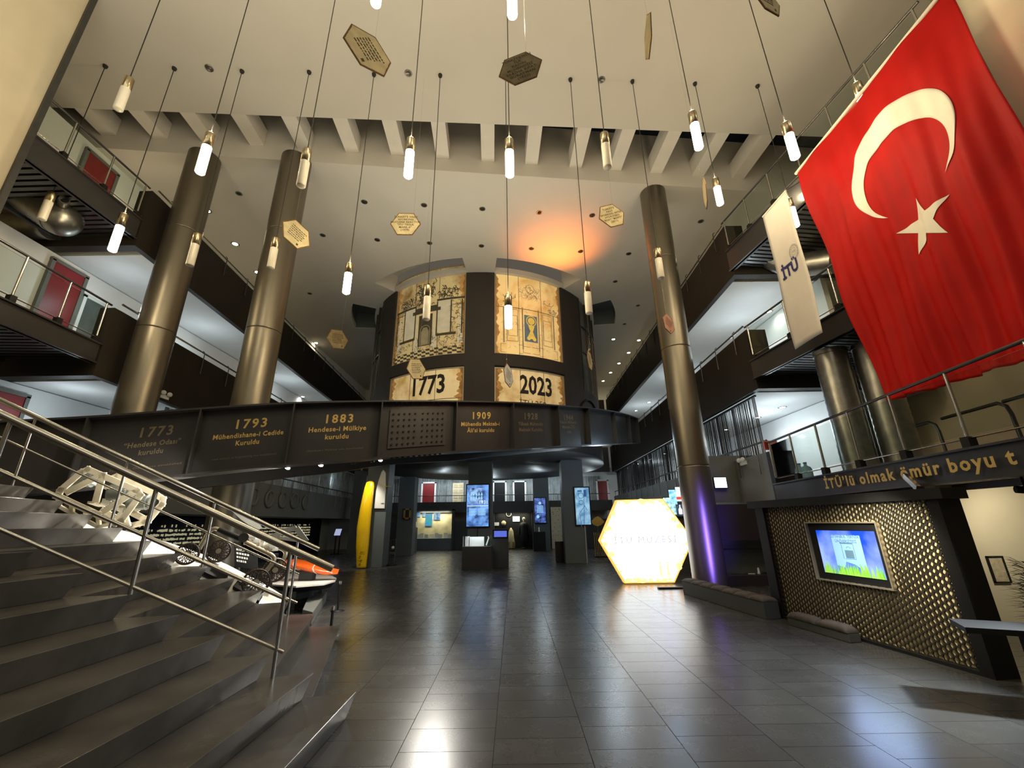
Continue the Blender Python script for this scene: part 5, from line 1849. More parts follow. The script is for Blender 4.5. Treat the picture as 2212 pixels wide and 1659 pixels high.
# central glass-topped case
q = PZ(1029, 1231, 0)
a, b = PY(998, 1181, q.y), PY(1061, 1181, q.y)
CW = b.x - a.x
CASE2 = thing('display_case', 'glass-topped dark case in front of the 1931 screen', 'display case', ((a.x + b.x) / 2, q.y + .4, 0), 'display cases')
MB().box(((a.x + b.x) / 2, q.y + .4, a.z / 2), (CW, .8, a.z)).build('base', M_CHAR, CASE2, bevel=.01)
MB().box(((a.x + b.x) / 2, q.y + .4, a.z + .21), (CW - .06, .74, .40)).build('glass_cover', M_CASEGL, CASE2)
zt = a.z
for j, (dx, w_, h_, m_, lab, nm) in enumerate(((-.42, .18, .36, M_WHITE, 'upright white card at the left end inside the central case', 'card'), (-.05, .62, .34, M_PARCH, 'wide pale photo board inside the central case', 'photo_board'))):
    o = MB().box(((a.x + b.x) / 2 + dx, q.y + .5, zt + h_ / 2 + .002), (w_, .03, h_)).build(nm, M_HEXW, bevel=.004)
    tag(o, lab, 'card')
o = MB().tube([((a.x + b.x) / 2 + .36, q.y + .4, zt + .02), ((a.x + b.x) / 2 + .46, q.y + .4, zt + .30), ((a.x + b.x) / 2 + .43, q.y + .4, zt + .36)], .03, 8).build('white_model', M_WHITE)
tag(o, 'slim white leaning model at the right end inside the central case', 'model')
lamp('AREA', ((a.x + b.x) / 2, q.y + .3, zt + .39), 8, COOL, .8, to=((a.x + b.x) / 2, q.y + .4, 0))


def kiosk(lab, u0, u1, vtop, vbase, sv0, sv1, col, dep=.45):
    g = PZ((u0 + u1) / 2, vbase, 0)
    a, b = PY(u0, vtop, g.y), PY(u1, vtop, g.y)
    cx_ = (a.x + b.x) / 2
    w_ = b.x - a.x
    t = thing('touch_kiosk', lab, 'kiosk', (cx_, g.y + dep / 2, 0), 'touch kiosks')
    MB().box((cx_, g.y + dep / 2, a.z / 2), (w_, dep, a.z)).build('cabinet', M_CHAR, t, bevel=.01)
    s0, s1 = PY(u0, sv1, g.y).z, PY(u0, sv0, g.y).z
    MB().box((cx_, g.y - .012, (s0 + s1) / 2), (w_ * .95, .03, s1 - s0 + .1)).build('bezel', M_BLACK, t)
    MB().box((cx_, g.y - .03, (s0 + s1) / 2), (w_ * .8, .01, s1 - s0)).build('picture', mat('kiosk_screen_' + col, (.1, .15, .6), .4, emit=.8, emitcol={'blue': (.12, .17, .78), 'violet': (.10, .12, .60)}[col], var=.0), t)
    return t, g


kiosk('short kiosk with a plain blue screen right of the central case', 1064, 1098, 1143, 1227, 1147, 1160, 'blue')
KT, kg = kiosk('dark kiosk with violet screen left of the lit papers window', 868, 899, 1140, 1196, 1142, 1150, 'violet')
p, q2 = PY(877, 1139, kg.y), PY(898, 1127, kg.y)
MB().box(((p.x + q2.x) / 2, kg.y + .2, (p.z + q2.z) / 2), (q2.x - p.x, .05, q2.z - p.z)).build('tilted_display', screen_mat('white_blue_screen', (.05, .1, .7), (.9, .9, .8), .9, 3), KT)

# gold-framed portrait on the far pillar
P4 = PILS[3][0]


def portrait(lab, u0, v0, u1, v1, y):
    p, q = PY(u0, v1, y), PY(u1, v0, y)
    t = thing('framed_portrait', lab, 'picture', ((p.x + q.x) / 2, y, p.z), 'framed portraits')
    w_ = .10
    mb = MB()
    for xa, xb, za, zb in ((p.x, p.x + w_, p.z, q.z), (q.x - w_, q.x, p.z, q.z), (p.x, q.x, p.z, p.z + w_), (p.x, q.x, q.z - w_, q.z)):
        mb.box(((xa + xb) / 2, y, (za + zb) / 2), (xb - xa, .08, zb - za))
    mb.build('gilt_frame', M_OAK, t, bevel=.01)
    MB().box(((p.x + q.x) / 2, y + .01, (p.z + q.z) / 2), (q.x - p.x - .12, .03, q.z - p.z - .12)).build('dark_canvas', mat('dark_canvas', (.02, .016, .014), .5, var=.5, vscale=5), t)
    return t


portrait('gold-framed dark portrait on the far pillar', 871, 1098, 888, 1122, P4.y - .05)

# lit windows of the far wall
yv = YB + .22


def vitrine(lab, u0, v0, u1, v1, back_m, e, colr):
    p, q = PY(u0, v1, yv), PY(u1, v0, yv)
    cx_, cz_, w_, h_ = (p.x + q.x) / 2, (p.z + q.z) / 2, q.x - p.x, q.z - p.z
    t = thing('wall_vitrine', lab, 'display window', (cx_, yv - .4, 0), 'lit display windows in the far wall')
    MB().box((cx_, yv, cz_), (w_, .03, h_)).build('back_panel', back_m, t)
    MB().box((cx_, yv - .42, p.z / 2), (w_, .84, max(.06, p.z))).build('plinth', M_SLATE, t)
    mb = MB()
    for x in (p.x - .06, q.x + .06):
        mb.box((x, yv - .4, (q.z + .0) / 2 + .05), (.12, .8, q.z + .1))
    mb.box((cx_, yv - .4, q.z + .08), (w_ + .24, .8, .16))
    mb.build('surround', M_CHAR, t)
    MB().box((cx_, yv - .80, cz_), (w_, .012, h_)).build('glass_front', M_CASEGL, t)
    lamp('AREA', (cx_, yv - .45, q.z - .03), e, colr, w_ * .8, to=(cx_, yv - .25, 0), size_y=.3)
    return t, p, q


V1, p1, q1 = vitrine('bright display window with blue sheets and rows of papers, left of the centre', 899, 1103, 980, 1163, mat('aged_wall_map', (.45, .40, .24), .7, var=.3, vscale=1.6), 70, WARM2)
for j, (u0, v0, u1, v1, m_) in enumerate(((897, 1104, 908, 1117, 'a'), (912, 1104, 919, 1117, 'a'), (918, 1110, 934, 1136, 'b'), (936, 1108, 951, 1123, 'a'))):
    p, q = PY(u0, v1, yv - .1), PY(u1, v0, yv - .1)
    o = MB().box(((p.x + q.x) / 2, yv - .06, (p.z + q.z) / 2), (q.x - p.x, .02, q.z - p.z)).build(
        'lit_sheet', screen_mat('lit_sheet_' + m_, (.05, .30, .60) if m_ == 'a' else (.05, .6, .45), (.6, .8, .95) if m_ == 'a' else (.1, .35, .9), .7, 5))
    tag(o, 'glowing blue sheet in the papers window, %s from the left' % ORD[j], 'sheet', 'glowing sheets')
for j, u in enumerate((906, 911, 922, 933, 944, 952, 963, 972)):
    p = PY(u, 1160, yv - .4)
    h_ = .34 if j in (1, 4, 6) else .26
    o = MB().box((p.x, yv - .45 - (j % 3) * .06, p1.z + h_ / 2 + .004), (.26, .02, h_)).build('paper_sheet', M_HEXW)
    tag(o, 'standing paper in the bright far window, %s from the left' % ORD[j], 'paper', 'papers in the far window')
V2, p2, q2 = vitrine('dark display window with a mannequin and gowns, right of the centre', 1068, 1107, 1148, 1189, M_BLACK, 40, WARM2)
fl_ = max(.06, p2.z)
pm = PY(1132, 1150, yv - .4)
t = thing('mannequin', 'dark-robed mannequin standing in the far window', 'mannequin', (pm.x, yv - .4, fl_))
MB().lathe((pm.x, yv - .4, fl_), [(.20, 0), (.20, .03), (.03, .05), (.03, .35), (0, .36)], 14).build('stand', M_DKSTEEL, t)
MB().lathe((pm.x, yv - .4, fl_), [(.30, .34), (.34, .6), (.26, 1.1), (.28, 1.45), (.24, 1.62), (.07, 1.70), (0, 1.71)], 18).build('robe', M_BLACK, t)
MB().lathe((pm.x, yv - .4, fl_), [(.05, 1.69), (.055, 1.76), (.09, 1.84), (.10, 1.93), (.06, 2.0), (0, 2.02)], 14).build('head', M_PARCH, t)
mb = MB()
for s_ in (-1, 1):
    mb.tube([(pm.x + s_ * .22, yv - .42, fl_ + 1.55), (pm.x + s_ * .34, yv - .45, fl_ + 1.2), (pm.x + s_ * .33, yv - .5, fl_ + .85)], .07, 8)
mb.build('sleeves', M_BLACK, t)
for j, (u, v, r_, m_, lab) in enumerate(((1073, 1132, .16, M_WHITE, 'white card in the gown window'), (1088, 1130, .17, M_PARCH, 'oval pale plaque in the gown window'), (1099, 1110, .18, M_STEEL, 'small round ring high in the gown window'), (1115, 1121, .24, M_SW, 'bright white sign in the gown window'))):
    p = PY(u, v, yv - .1)
    if j == 2:
        mb = MB().tube([(p.x + r_ * math.cos(a * pi / 8), yv - .1, p.z + r_ * math.sin(a * pi / 8)) for a in range(17)], .03, 6, False)
        o = mb.build('ring_medal', m_)
    elif j == 1:
        o = MB().lathe((p.x, yv - .1, p.z), [(0, -.02), (r_, -.02), (r_, .02), (0, .02)], 18, (0, 1, 0)).build('oval_plaque', m_)
    else:
        o = MB().box((p.x, yv - .06, p.z), (r_ * 2, .02, r_ * 1.4)).build('card' if j == 0 else 'white_sign', m_)
    tag(o, lab, 'plaque')
p = PY(1104, 1160, yv - .4)
t = thing('clothes_pile', 'pale folded robe and boxes at the left of the gown window', 'robe', (p.x, yv - .4, fl_))
MB().lathe((p.x, yv - .4, fl_), [(.26, 0), (.28, .3), (.20, .7), (.16, 1.1), (.05, 1.3), (0, 1.32)], 14).build('pale_robe', M_PARCH, t)
MB().box((p.x, yv - .5, fl_ + .2), (.5, .3, .4)).build('box', M_OAK, t)
# pale patterned board and black cabinets right of the centre
p, q = PY(1193, 1190, YB - .2), PY(1226, 1095, YB - .2)
t = thing('patterned_board', 'tall cream board with a scattered dark pattern behind the right pillar', 'board', ((p.x + q.x) / 2, YB - .2, 0))
MB().box(((p.x + q.x) / 2, YB - .2, q.z / 2), (q.x - p.x, .08, q.z)).build('sheet', M_CREAM, t)
d = Draw(lambda x, y: Vector((x, YB - .245, y)))
for i in range(40):
    d.disc(p.x + (q.x - p.x) * random.random(), .2 + (q.z - .3) * random.random(), .035, 6)
d.done('pattern', M_OAK, t)
for (u0, u1, v0, v1, lab) in ((1200, 1218, 1170, 1215, 'low black cabinet left of the right-hand pillar'), (1152, 1178, 1149, 1191, 'black cabinet under the smaller far upright screen')):
    g = PZ((u0 + u1) / 2, v1, 0)
    a, b = PY(u0, v0, g.y), PY(u1, v0, g.y)
    o = MB().box(((a.x + b.x) / 2, g.y + .2, a.z / 2), (b.x - a.x, .4, a.z)).build('cabinet', M_BLACK, bevel=.01)
    tag(o, lab, 'cabinet')
    if v0 < 1160:
        o = MB().lathe(((a.x + b.x) / 2, g.y + .2, a.z), [(0, .0), (.08, .01), (.03, .05), (.05, .22), (0, .3)], 12).build('trophy', M_WHITEGL)
        tag(o, 'small pale trophy on the far black cabinet', 'trophy')
# fan-shaped brass sign over a rack of brass rods
g = PZ(1294, 1204, 0)
FS = thing('fan_sign', 'fan-shaped amber sign above brass rods left of the glowing hexagon', 'sign', g)
p = PY(1291, 1137, g.y)
P = [PY(u, v, g.y) for u, v in ((1276, 1127), (1285, 1118), (1291, 1115), (1297, 1118), (1306, 1127), (1299, 1134), (1291, 1137), (1283, 1134))]
MB().prism(P, (0, .05, 0)).build('fan_board', mat('amber_board', (.55, .30, .04), .5, var=.12, vscale=6), FS)
MB().bar((p.x, g.y + .03, 0.04), (p.x, g.y + .03, p.z), .05).build('pole', M_DKSTEEL, FS)
a, b = PY(1281, 1150, g.y), PY(1308, 1150, g.y)
MB().box(((a.x + b.x) / 2, g.y + .1, .03), (b.x - a.x, .4, .06)).build('base', M_BLACK, FS)
MB().box(((a.x + b.x) / 2, g.y, a.z - .02), (b.x - a.x, .05, .04)).build('rack_bar', M_BLACK, FS)
for k in range(7):
    x = a.x + (b.x - a.x) * (k + .5) / 7
    MB().tube([(x, g.y - .03, .06), (x, g.y - .03, a.z)], .022, 8).build('rod', mat('polished_brass', (.65, .55, .28), .25, .9, var=.05), FS)
# doors and board of the far gallery
for j, (u0, u1, m_, nm) in enumerate(((915, 940, M_RED, 4), (837, 850, M_RED, 5), (1068, 1091, M_BLACK, 6), (1111, 1133, M_BLACK, 7), (1290, 1310, M_RED, 8))):
    p, q = PY(u0, 1050, YB + 2.4), PY(u1, 1050, YB + 2.4)
    D = MB().box(((p.x + q.x) / 2, YB + 2.22, 2.70 + 1.0), (q.x - p.x, .06, 2.0)).build('door_%d' % nm, m_)
    struct(D)
    mb = MB()
    for x in (p.x - .06, q.x + .06):
        mb.box((x, YB + 2.2, 3.75), (.12, .08, 2.1))
    mb.box(((p.x + q.x) / 2, YB + 2.2, 4.76), (q.x - p.x + .24, .08, .12))
    mb.build('door_frame', M_WHITE, D)
p, q = PY(977, 1080, YB + 2.1), PY(1001, 1047, YB + 2.1)
t = thing('notice_board', 'cream notice board with sheets on the far gallery', 'board', ((p.x + q.x) / 2, YB + 2.15, 2.9))
MB().box(((p.x + q.x) / 2, YB + 2.31, 3.85), (q.x - p.x, .27, 1.7)).build('board', M_CREAM, t)
d = Draw(lambda x, y: Vector((x, YB + 2.15, y)))
for r in range(4):
    for c_ in range(2):
        d.rect(p.x + .1 + c_ * .4, 3.15 + r * .4, p.x + .38 + c_ * .4, 3.42 + r * .4, 1)
d.done('pinned_sheets', M_PARCH, t)

# ================================================================== LEFT LOWER GALLERY: portholes, night-blue wall, lectern
for j, (u, v) in enumerate(((546, 1073), (580, 1078), (609, 1080), (634, 1082), (658, 1085))):
    p = PP(u, v, (-9.95, 9.95, 0), (1, .06, 0))
    t = thing('porthole', 'round porthole on the grey parapet, %s from the left' % ORD[j], 'porthole', p, 'portholes in a row')
    ax = Vector((1, .06, 0)).normalized()
    mb = MB()
    mb.lathe(p + ax * .01, [(.30, 0), (.36, .01), (.36, .06), (.29, .08), (.28, .02)], 24, ax)
    mb.build('ring', M_LGREY, t)
    MB().lathe(p + ax * .01, [(0, .012), (.285, .012), (.285, .004)], 20, ax).build('glass_disc', M_WIN, t)
M_NB = mat('night_blue_wall', (0.006, 0.010, 0.030), .5, var=.2, vscale=2)
NBW = thing('night_blue_display', 'long night-blue wall display dotted with small gold figures', 'display', (gl(18) - 2.3, 18, 0))
MB().hexa([(gl(11.5) - 2.36, 11.5, .05), (gl(30) - 2.36, 30, .05), (gl(30) - 2.39, 30, .05), (gl(11.5) - 2.39, 11.5, .05), (gl(11.5) - 2.36, 11.5, 2.05), (gl(30) - 2.36, 30, 2.05), (gl(30) - 2.39, 30, 2.05),
           (gl(11.5) - 2.39, 11.5, 2.05)]).build('board', M_NB, NBW)
mb = MB()
for i in range(240):
    y = 11.8 + i * .072
    for r in range(5):
        if random.random() < (.25 if r in (0,) else .85):
            x = gl(y) - 2.345
            z = 1.75 - r * .155 + .02 * random.random()
            mb.box((x, y, z), (.012, .05, .05 + .05 * random.random()))
o = mb.build('gold_figures', mat('pale_gold_figures', (.55, .50, .30), .5, emit=.5, emitcol=(.60, .55, .33)), NBW)
o['kind'] = 'stuff'
p = PZ(726, 1198, 0)
t = thing('lectern_screen', 'slim black stand with a small tilted lit screen at the far left', 'stand', p)
MB().box((p.x, p.y, .03), (.6, .4, .06)).build('base', M_BLACK, t)
for dx in (-.12, .12):
    MB().bar((p.x + dx, p.y, .06), (p.x + dx, p.y, 1.25), .06).build('upright', M_BLACK, t)
MB().bar((p.x - .18, p.y - .1, 1.3), (p.x + .18, p.y - .1, 1.3), .04, .42, (0, .6, 1)).build('tilted_screen', mat('lectern_lit', (.5, .55, .8), .4, emit=.7, emitcol=(.5, .55, .85)), t)

# ================================================================== EXHIBITS BESIDE THE STAIRS
sd0 = (SD.x, SD.y, 0)


def T(u, v, t0):
    return PP(u, v, (SD.x * t0, SD.y * t0, 0), sd0)


gS = lambda s, t, z: SN * s + SD * t + Vector((0, 0, z))
SL = thing('display_slope', 'long smooth white sloping display platform beside the steps', 'platform', gS(3.2, 9.2, 0))
_SZ = [(1.3, .34), (1.7, .60), (2.0, .78), (2.6, 1.10), (3.0, 1.28), (3.6, 1.50), (4.5, 1.76), (5.4, 1.95)]


def zs_(s):
    for (a, b), (c_, d_) in zip(_SZ[:-1], _SZ[1:]):
        if s <= c_:
            return b + (d_ - b) * (s - a) / (c_ - a)
    return _SZ[-1][1]




def slope(u, v):
    s = 1.5 + 3.6 * u
    w_ = (v - .5) * 2
    return gS(s, 8.85 + .72 * w_, zs_(s) - (.26 if w_ < 0 else .12) * abs(w_) ** 2.2)


MB().grid(slope, 30, 16).build('top_skin', M_WHITEGL, SL, solid=.02)
mb = MB()
for k in range(7):
    s0, s1 = 1.5 + 3.6 * k / 7, 1.5 + 3.6 * (k + 1) / 7
    mb.hexa([gS(s0, 8.18, 0), gS(s0, 9.5, 0), gS(s1, 9.5, 0), gS(s1, 8.18, 0), gS(s0, 8.18, max(.02, zs_(s0) - .34)), gS(s0, 9.5, max(.02, zs_(s0) - .34)), gS(s1, 9.5, zs_(s1) - .34), gS(s1, 8.18, zs_(s1) - .34)])
mb.build('plinth', M_CHAR, SL)
mb = MB()
for (s0, s1, t0, t1) in ((1.75, 2.15, 8.25, 8.45), (2.3, 2.7, 8.25, 8.45)):
    mb.hexa([gS(s0, t0, zs_(s0) - .10), gS(s0, t1, zs_(s0) - .03), gS(s1, t1, zs_(s1) - .03), gS(s1, t0, zs_(s1) - .10), gS(s0, t0, zs_(s0) - .05), gS(s0, t1, zs_(s0) + .012), gS(s1, t1, zs_(s1) + .012),
             gS(s1, t0, zs_(s1) - .05)])
mb.build('caption_plates', M_BLACK, SL)

# white robot frame of two cut-out side plates
RB_ = thing('robot_frame', 'white open robot frame of cut-out plates at the top of the slope', 'robot', T(235, 1130, 8.4))


def plate(pts_list, t0, wd, th, nm):
    mb = MB()
    for pts in pts_list:
        Q = [T(u, v, t0) for u, v in pts]
        for a, b in zip(Q[:-1], Q[1:]):
            e = (b - a).normalized() * wd * .45
            mb.bar(a - e, b + e, th, wd, (SN.x * .0, SN.y * .0, 1) if abs((b - a).normalized().z) < .9 else (SN.x, SN.y, 0))
    return mb.build(nm, M_ROB, RB_, bevel=.006)


M_ROB = mat('ivory_robot_plate', (0.72, 0.66, 0.50), .45, var=.10, vscale=6)
plate([[(124, 1072), (132, 1058), (176, 1020), (190, 1014), (296, 1060), (303, 1070), (262, 1125), (250, 1130), (124, 1072)], [(148, 1062), (215, 1028)], [(228, 1102), (288, 1064)], [(208, 1080), (222, 1026)]],
      8.16, .09, .03, 'side_plate')
plate([[(244, 1032), (254, 1028), (336, 1068), (352, 1078), (350, 1090), (320, 1126), (282, 1136), (222, 1104)], [(290, 1104), (336, 1072)], [(312, 1128), (345, 1094)], [(255, 1092), (306, 1118)]], 8.62, .09, .03, 'side_plate')
plate([[(126, 1076), (128, 1094), (212, 1138), (250, 1130)], [(155, 1088), (156, 1104)], [(185, 1100), (186, 1120)], [(212, 1112), (214, 1136)], [(272, 1112), (278, 1134)]], 8.25, .05, .05, 'base_rail')
mb = MB()
for (u, v) in ((185, 1040), (225, 1052), (262, 1072), (196, 1085), (240, 1095)):
    mb.bar(T(u, v, 8.18), T(u + 24, v + 8, 8.60), .08, .03)
mb.build('cross_plates', M_ROB, RB_)
mb = MB()
for (u, v, r_) in ((258, 1064, .13), (180, 1036, .12), (300, 1085, .12)):
    p = T(u, v, 8.4)
    mb.tube([p - SN * .12, p + SN * .12], r_, 18)
    mb.tube([p - SN * .15, p - SN * .12], r_ * .6, 14)
mb.build('thrusters', M_WIN, RB_)
mb = MB()
for i in range(18):
    p = T(215 + 60 * random.random(), 1075 + 40 * random.random(), 8.25 + .3 * random.random())
    mb.box(tuple(p), (.05 + .06 * random.random(), .05, .03 + .05 * random.random()), random.random())
mb.build('small_fittings', M_WHITEGL, RB_)

# rover with four meshed wheels on bent tube arms
RV = thing('rover', 'rover with brown mesh wheels and bent tube arms on the white slope', 'rover', T(520, 1215, 9.2))
M_MESHW = mat('dark_brown_wheel', (0.035, 0.016, 0.010), .5, var=.2)
M_PIPE = mat('champagne_tube', (0.50, 0.45, 0.34), .3, .7, var=.06)
ax = (SD * .92 + SN * .25).normalized()
for (u, v, rpx, t0) in ((405, 1196, 22, 8.2), (472, 1190, 23, 8.75), (553, 1257, 27, 8.2), (594, 1231, 24, 8.75)):
    p = T(u, v, t0)
    r_ = rpx / 900 * (p - O_).dot(fwd) * .93
    x_ = Vector((0, 0, 1)).cross(ax).normalized()
    y_ = ax.cross(x_)
    C_ = lambda a, rr, o: p + x_ * (rr * math.cos(a)) + y_ * (rr * math.sin(a)) + ax * o
    mb = MB()
    for o in (-.07, .07):
        mb.tube([C_(2 * pi * k / 28, r_, o) for k in range(29)], .014, 6, False)
    for k in range(28):
        a = 2 * pi * k / 28
        mb.bar(C_(a, r_, -.075), C_(a, r_, .075), .022, .012, (0, 0, 1))
    wh = mb.build('wheel', M_MESHW, RV)
    mb = MB()
    for k in range(14):
        a = 2 * pi * k / 14
        for o, sg in ((-.05, 1), (.05, -1)):
            mb.tube([C_(a, r_, o), C_(a + .35 * sg, r_ * .62, o * .6), C_(a + .05, r_ * .22, o * .5)], .007, 5)
    mb.build('spokes', M_MESHW, wh)
    MB().tube([p - ax * .08, p + ax * .08], r_ * .24, 14).build('hub', M_PIPE, wh)
Tt = lambda L, t0: [T(u, v, t0) for u, v in L]


def smooth(P, n=6):
    return crom(P, n)


MB().tube(smooth(Tt([(430, 1186), (438, 1172), (452, 1149), (463, 1142), (473, 1144)], 8.45)), .035, 12).build('arm', M_PIPE, RV)
MB().tube(Tt([(472, 1144), (518, 1163)], 8.45), .045, 12).build('grip_tube', M_BLACK, RV)
MB().tube(smooth(Tt([(530, 1171), (560, 1186), (581, 1196), (591, 1204), (590, 1214), (570, 1240)], 8.4)), .035, 12).build('arm', M_PIPE, RV)
MB().tube(smooth(Tt([(531, 1156), (570, 1172), (602, 1183), (614, 1189), (617, 1197), (612, 1208), (600, 1222)], 8.8)), .035, 12).build('arm', M_PIPE, RV)
p = T(526, 1161, 8.45)
MB().tube([p - ax * .10, p + ax * .05], .075, 16).build('pivot', M_DKSTEEL, RV)
mb = MB()
for i in range(46):
    u = 533 + 62 * random.random()
    v = 1158 + (u - 533) * .35 + 20 * (random.random() - .3)
    q_ = T(u, v, 8.45 + .35 * random.random())
    mb.box(tuple(q_), (.06 + .10 * random.random(), .06, .03 + .06 * random.random()), random.random() * 3)
mb.build('electronics', M_WHITEGL, RV)
mb = MB()
for i in range(24):
    u = 520 + 80 * random.random()
    q_ = T(u, 1168 + (u - 520) * .32 + 18 * random.random(), 8.65)
    mb.box(tuple(q_), (.09, .08, .06), random.random() * 3)
mb.build('chassis_boxes', M_BLACK, RV)
mb = MB()
Q = Tt([(586, 1160), (622, 1145), (640, 1140), (662, 1170)], 9.1)
for a, b in zip(Q[:-1], Q[1:]):
    mb.bar(a, b, .05, .09)
mb.bar(Q[0], Q[3], .04, .05)
mb.build('folded_arm', M_LGREY, RV)
# white tilted panel and black lettered board behind the rover
Q = Tt([(497, 1100), (515, 1098), (545, 1116), (566, 1140), (555, 1146), (520, 1122)], 10.4)
o = MB().prism(Q, SD * .05).build('curved_wing', M_WHITEGL)
tag(o, 'white curved wing panel behind the rover', 'panel')
pq = T(530, 1140, 10.43)
MB().bar(pq, (pq.x, pq.y, 0), .05).build('panel_post', M_CHAR, o)
Q = Tt([(505, 1170), (556, 1180), (556, 1232), (507, 1224)], 9.95)
BB = MB().prism(Q, SD * .03).build('black_board', M_BLACK)
tag(BB, 'black board with small white print behind the rover wheels', 'board')
d = Draw(lambda x, y: Q[3].lerp(Q[2], x).lerp(Q[0].lerp(Q[1], x), y) - SD * .006)
for r in range(5):
    x = .1
    while x < .8 - .08 * r:
        w_ = .04 + .06 * random.random()
        d.rect(x, .82 - r * .15, x + w_, .90 - r * .15, 1)
        x += w_ + .03
d.done('white_print', M_WHITE, BB)
for q_ in (Q[2], Q[3]):
    MB().bar(q_ + Vector((0, .02, 0)), (q_.x, q_.y + .02, 0), .03).build('leg', M_BLACK, BB)
# boat: pale deck, dark hull, orange shell on top
yb = 9.6
BO = thing('model_boat', 'pale pointed boat deck with a black hull at the foot of the slope', 'boat', PY(660, 1275, yb))
dk = [PY(u, v, yb) for u, v in ((590, 1236), (630, 1228), (690, 1236), (722, 1243), (727, 1251), (712, 1259), (660, 1266), (600, 1264))]
for i, dy in enumerate((.15, .45, .40, .12, 0, -.2, -.42, -.3)):
    pass
dz = PY(650, 1262, yb).z
L_ = [PZ(588, 1262, dz), PZ(640, 1266, dz), PZ(700, 1261, dz), PZ(724, 1254, dz), PZ(727, 1249, dz), PZ(716, 1243, dz), PZ(660, 1238, dz), PZ(592, 1240, dz)]
MB().prism(L_, (0, 0, -.03)).build('deck', M_HEXW, BO)
cc = sum(L_, Vector()) / 8
low = [cc + (p - cc) * (.80 if i not in (3, 4) else .86) + Vector((0, 0, -.14)) for i, p in enumerate(L_)]
mb = MB()
mb.add([p + Vector((0, 0, -.03)) for p in L_] + low, [(i, (i + 1) % 8, 8 + (i + 1) % 8, 8 + i) for i in range(8)] + [tuple(range(8, 16))])
mb.build('hull', M_BLACK, BO)
MB().bar(cc + Vector((-.55, .1, -.14)), Vector((cc.x - .55, cc.y + .1, 0)), .10).build('support', M_CHAR, BO)
MB().bar(cc + Vector((.25, .12, -.14)), Vector((cc.x + .25, cc.y + .12, 0)), .08).build('support', M_CHAR, BO)
fn = plane_fn(cc + Vector((.42, -.12, .004)), (L_[3] - L_[1]), (L_[6] - L_[1]))
text_mb(['DENİZ'], .10, fn).build('deck_lettering', M_INKD, BO)
OB = thing('orange_hull', 'bright orange hull lying behind the pale boat deck', 'hull', PY(670, 1236, 10.3))
top = [(604, 1216), (622, 1208), (645, 1207), (672, 1213), (702, 1222), (733, 1229)]
bot = [(606, 1222), (624, 1226), (648, 1231), (674, 1236), (700, 1242), (729, 1240)]
A_ = [PY(u, v, 10.3) for u, v in top]
B_ = [PY(u, v, 10.15) for u, v in bot]


def oh(u, v):
    t_ = u * 5
    k = min(int(t_), 4)
    a = A_[k].lerp(A_[k + 1], t_ - k)
    b = B_[k].lerp(B_[k + 1], t_ - k)
    return b.lerp(a, v) + Vector((0, -.22 * math.sin(v * pi) * math.sin(min(1, u * 1.1) * pi) ** .5, 0))


MB().grid(oh, 30, 10).build('shell', M_ORANGE, OB, solid=.02)
mb = MB()
for u in (.38, .68):
    mb.tube([oh(u, v / 6) + Vector((0, -.012, 0)) for v in range(7)], .014, 6)
mb.build('seams', M_HEXW, OB)
mb = MB()
mb.tube([oh(k / 20, 1.0) + Vector((0, 0, .01)) for k in range(21)], .03, 6)
mb.build('gunwale', M_BLACK, OB)
MB().bar(oh(.5, 0) + Vector((0, .1, 0)), Vector((oh(.5, 0).x, oh(.5, 0).y + .1, 0)), .3, .2).build('cradle', M_CHAR, OB)
# barrier posts and acrylic sign holder
for (u, v0, v1, lab) in ((713, 1318, 1373, 'short black barrier post with a round base at the foot of the steps'), (729, 1262, 1320, 'thin black barrier post by the tip of the boat')):
    g = PZ(u, v1, 0)
    h_ = PY(u - 3, v0, g.y).z
    t = thing('barrier_post', lab, 'post', g, 'barrier posts')
    MB().lathe(g, [(.14, 0), (.14, .012), (.03, .03), (0, .03)], 20).build('base', M_STEEL if v0 > 1300 else M_BLACK, t)
    MB().tube([g + Vector((0, 0, .02)), g + Vector((0, 0, h_))], .022, 10).build('pole', M_BLACK, t)
    MB().tube([g + Vector((0, 0, h_)), g + Vector((0, 0, h_ + .06))], .032, 10).build('cap', M_STEEL, t)
q = PZ(662, 1300, .22)
t = thing('acrylic_holder', 'clear acrylic sign holder standing on the low grey block', 'holder', q)
MB().box((q.x, q.y, q.z + .006), (.24, .16, .012)).build('foot', M_CASEGL, t)
MB().box((q.x, q.y, q.z + .26), (.22, .01, .50)).build('sheet', M_CASEGL, t)
lamp('SPOT', (-6.2, 17.6, 4.2), 260, (1, .95, .85), .06, to=(-6.6, 19.0, 1.6), spot=1.2, blend=.7)
lamp('SPOT', (-1.6, 9.6, 2.95), 420, (1, .95, .86), .06, to=(-1.75, 5.7, 0), spot=.72, blend=.7)
# lamps for the exhibits (the track lights carry most of it)
lamp('SPOT', (-5.7, 8.4, 2.42), 420, (1, .93, .80), .05, to=(-7.6, 6.4, 1.9), spot=1.5, blend=.7)
lamp('SPOT', (-4.7, 6.6, 3.3), 200, (1, .92, .78), .08, to=(-6.5, 6.8, 1.9), spot=1.5, blend=.8)
lamp('SPOT', (-3.6, 9.0, 3.1), 170, (1, .95, .85), .08, to=(-4.6, 8.9, .6), spot=1.7)
# unseen violet strip added to streak the right column; amber lamp on the far ceiling
lamp('AREA', (4.80, 8.86, 1.1), 17, (.20, .12, 1.0), .10, to=(4.97, 11.66, 1.5), size_y=1.8, spread=.75)
oz = PZ(1205, 535, Z2)
lamp('SPOT', (oz.x + .1, oz.y + .9, Z2 - 2.3), 800, (1.0, .24, .03), .1, to=(oz.x, oz.y, Z2), spot=1.7, blend=1.0)
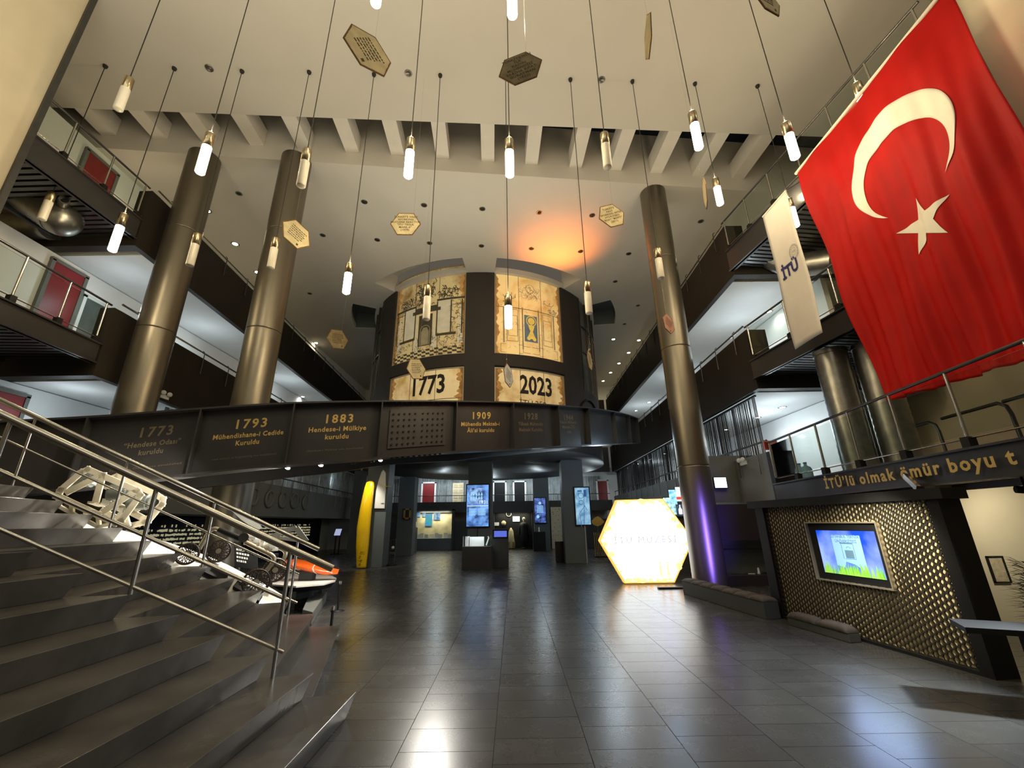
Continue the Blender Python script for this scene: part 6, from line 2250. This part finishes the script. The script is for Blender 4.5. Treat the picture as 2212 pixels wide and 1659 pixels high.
# warm upward spots that graze the bronze columns
for x, y in ((-9.0, 8.6), (-6.2, 8.8), (5.0, 10.3)):
    lamp('SPOT', (x, y, 3.9), 60, WARM, .06, to=(x - .2, y + 1.2, 7), spot=1.4, blend=.8)
# cool light over the ground-floor display area
for x, y in ((-4, 24), (1.5, 24), (-1.3, 27.5), (4.6, 21), (4.8, 26)):
    lamp('POINT', (x, y, 4.0), 45, COOL, .2)
lamp('POINT', (3.2, 16.0, 4.2), 70, (.72, .86, 1.0), .2)

# ================================================================== SMALL FITTINGS
for (u, y_, lab) in ((1699, 10.6, 'blue water bottle on the bridge floor behind the glass, left of two'), (1712, 10.4, 'blue water bottle on the bridge floor behind the glass, right of two')):
    p = PY(u, 1020, y_)
    t = thing('water_bottle', lab, 'bottle', (p.x + .35, y_, 2.56), 'water bottles')
    MB().lathe((p.x + .35, y_, 2.56), [(.11, 0), (.125, .03), (.125, .28), (.10, .34), (.035, .38), (.035, .43), (0, .43)], 18).build('body', mat('blue_bottle_plastic', (.20, .38, .50), .15, var=.1), t)
    MB().lathe((p.x + .35, y_, 2.99), [(.04, 0), (.04, .03), (0, .03)], 12).build('cap', mat('navy_cap', (.02, .05, .25), .5, var=.1), t)
for (q, lab) in ((PP(1608, 1000, (6.9, 14.5, 0), (1, -.02, 0)), 'white twin emergency lamp on the grey parapet right of the column'),
                 (PP(352, 857, (-9.95, 9.95, 0), (1, .06, 0)), 'white twin emergency lamp on the brown parapet beside the left column')):
    sd = -1 if q.x > 0 else 1
    t = thing('emergency_lamp', lab, 'lamp', q, 'emergency lamps')
    MB().box((q.x + sd * .03, q.y, q.z), (.06, .30, .12)).build('battery_box', M_WHITE, t)
    for dy in (-.11, .11):
        MB().lathe((q.x + sd * .06, q.y + dy, q.z + .08), [(.03, 0), (.07, .05), (.065, .07), (0, .07)], 14, (sd, -.5, .1)).build('lamp_head', M_WHITE, t)
p = PY(1664, 962, 11.0)
t = thing('pink_notice', 'pinkish notice box on the end of the right parapet', 'notice', (p.x, 10.98, p.z))
MB().box((p.x, 11.0, p.z), (.36, .05, .24)).build('box', mat('pink_notice_paint', (.45, .17, .15), .6, var=.1), t)
MB().box((p.x - .13, 10.965, p.z), (.07, .012, .18)).build('red_mark', M_RED, t)
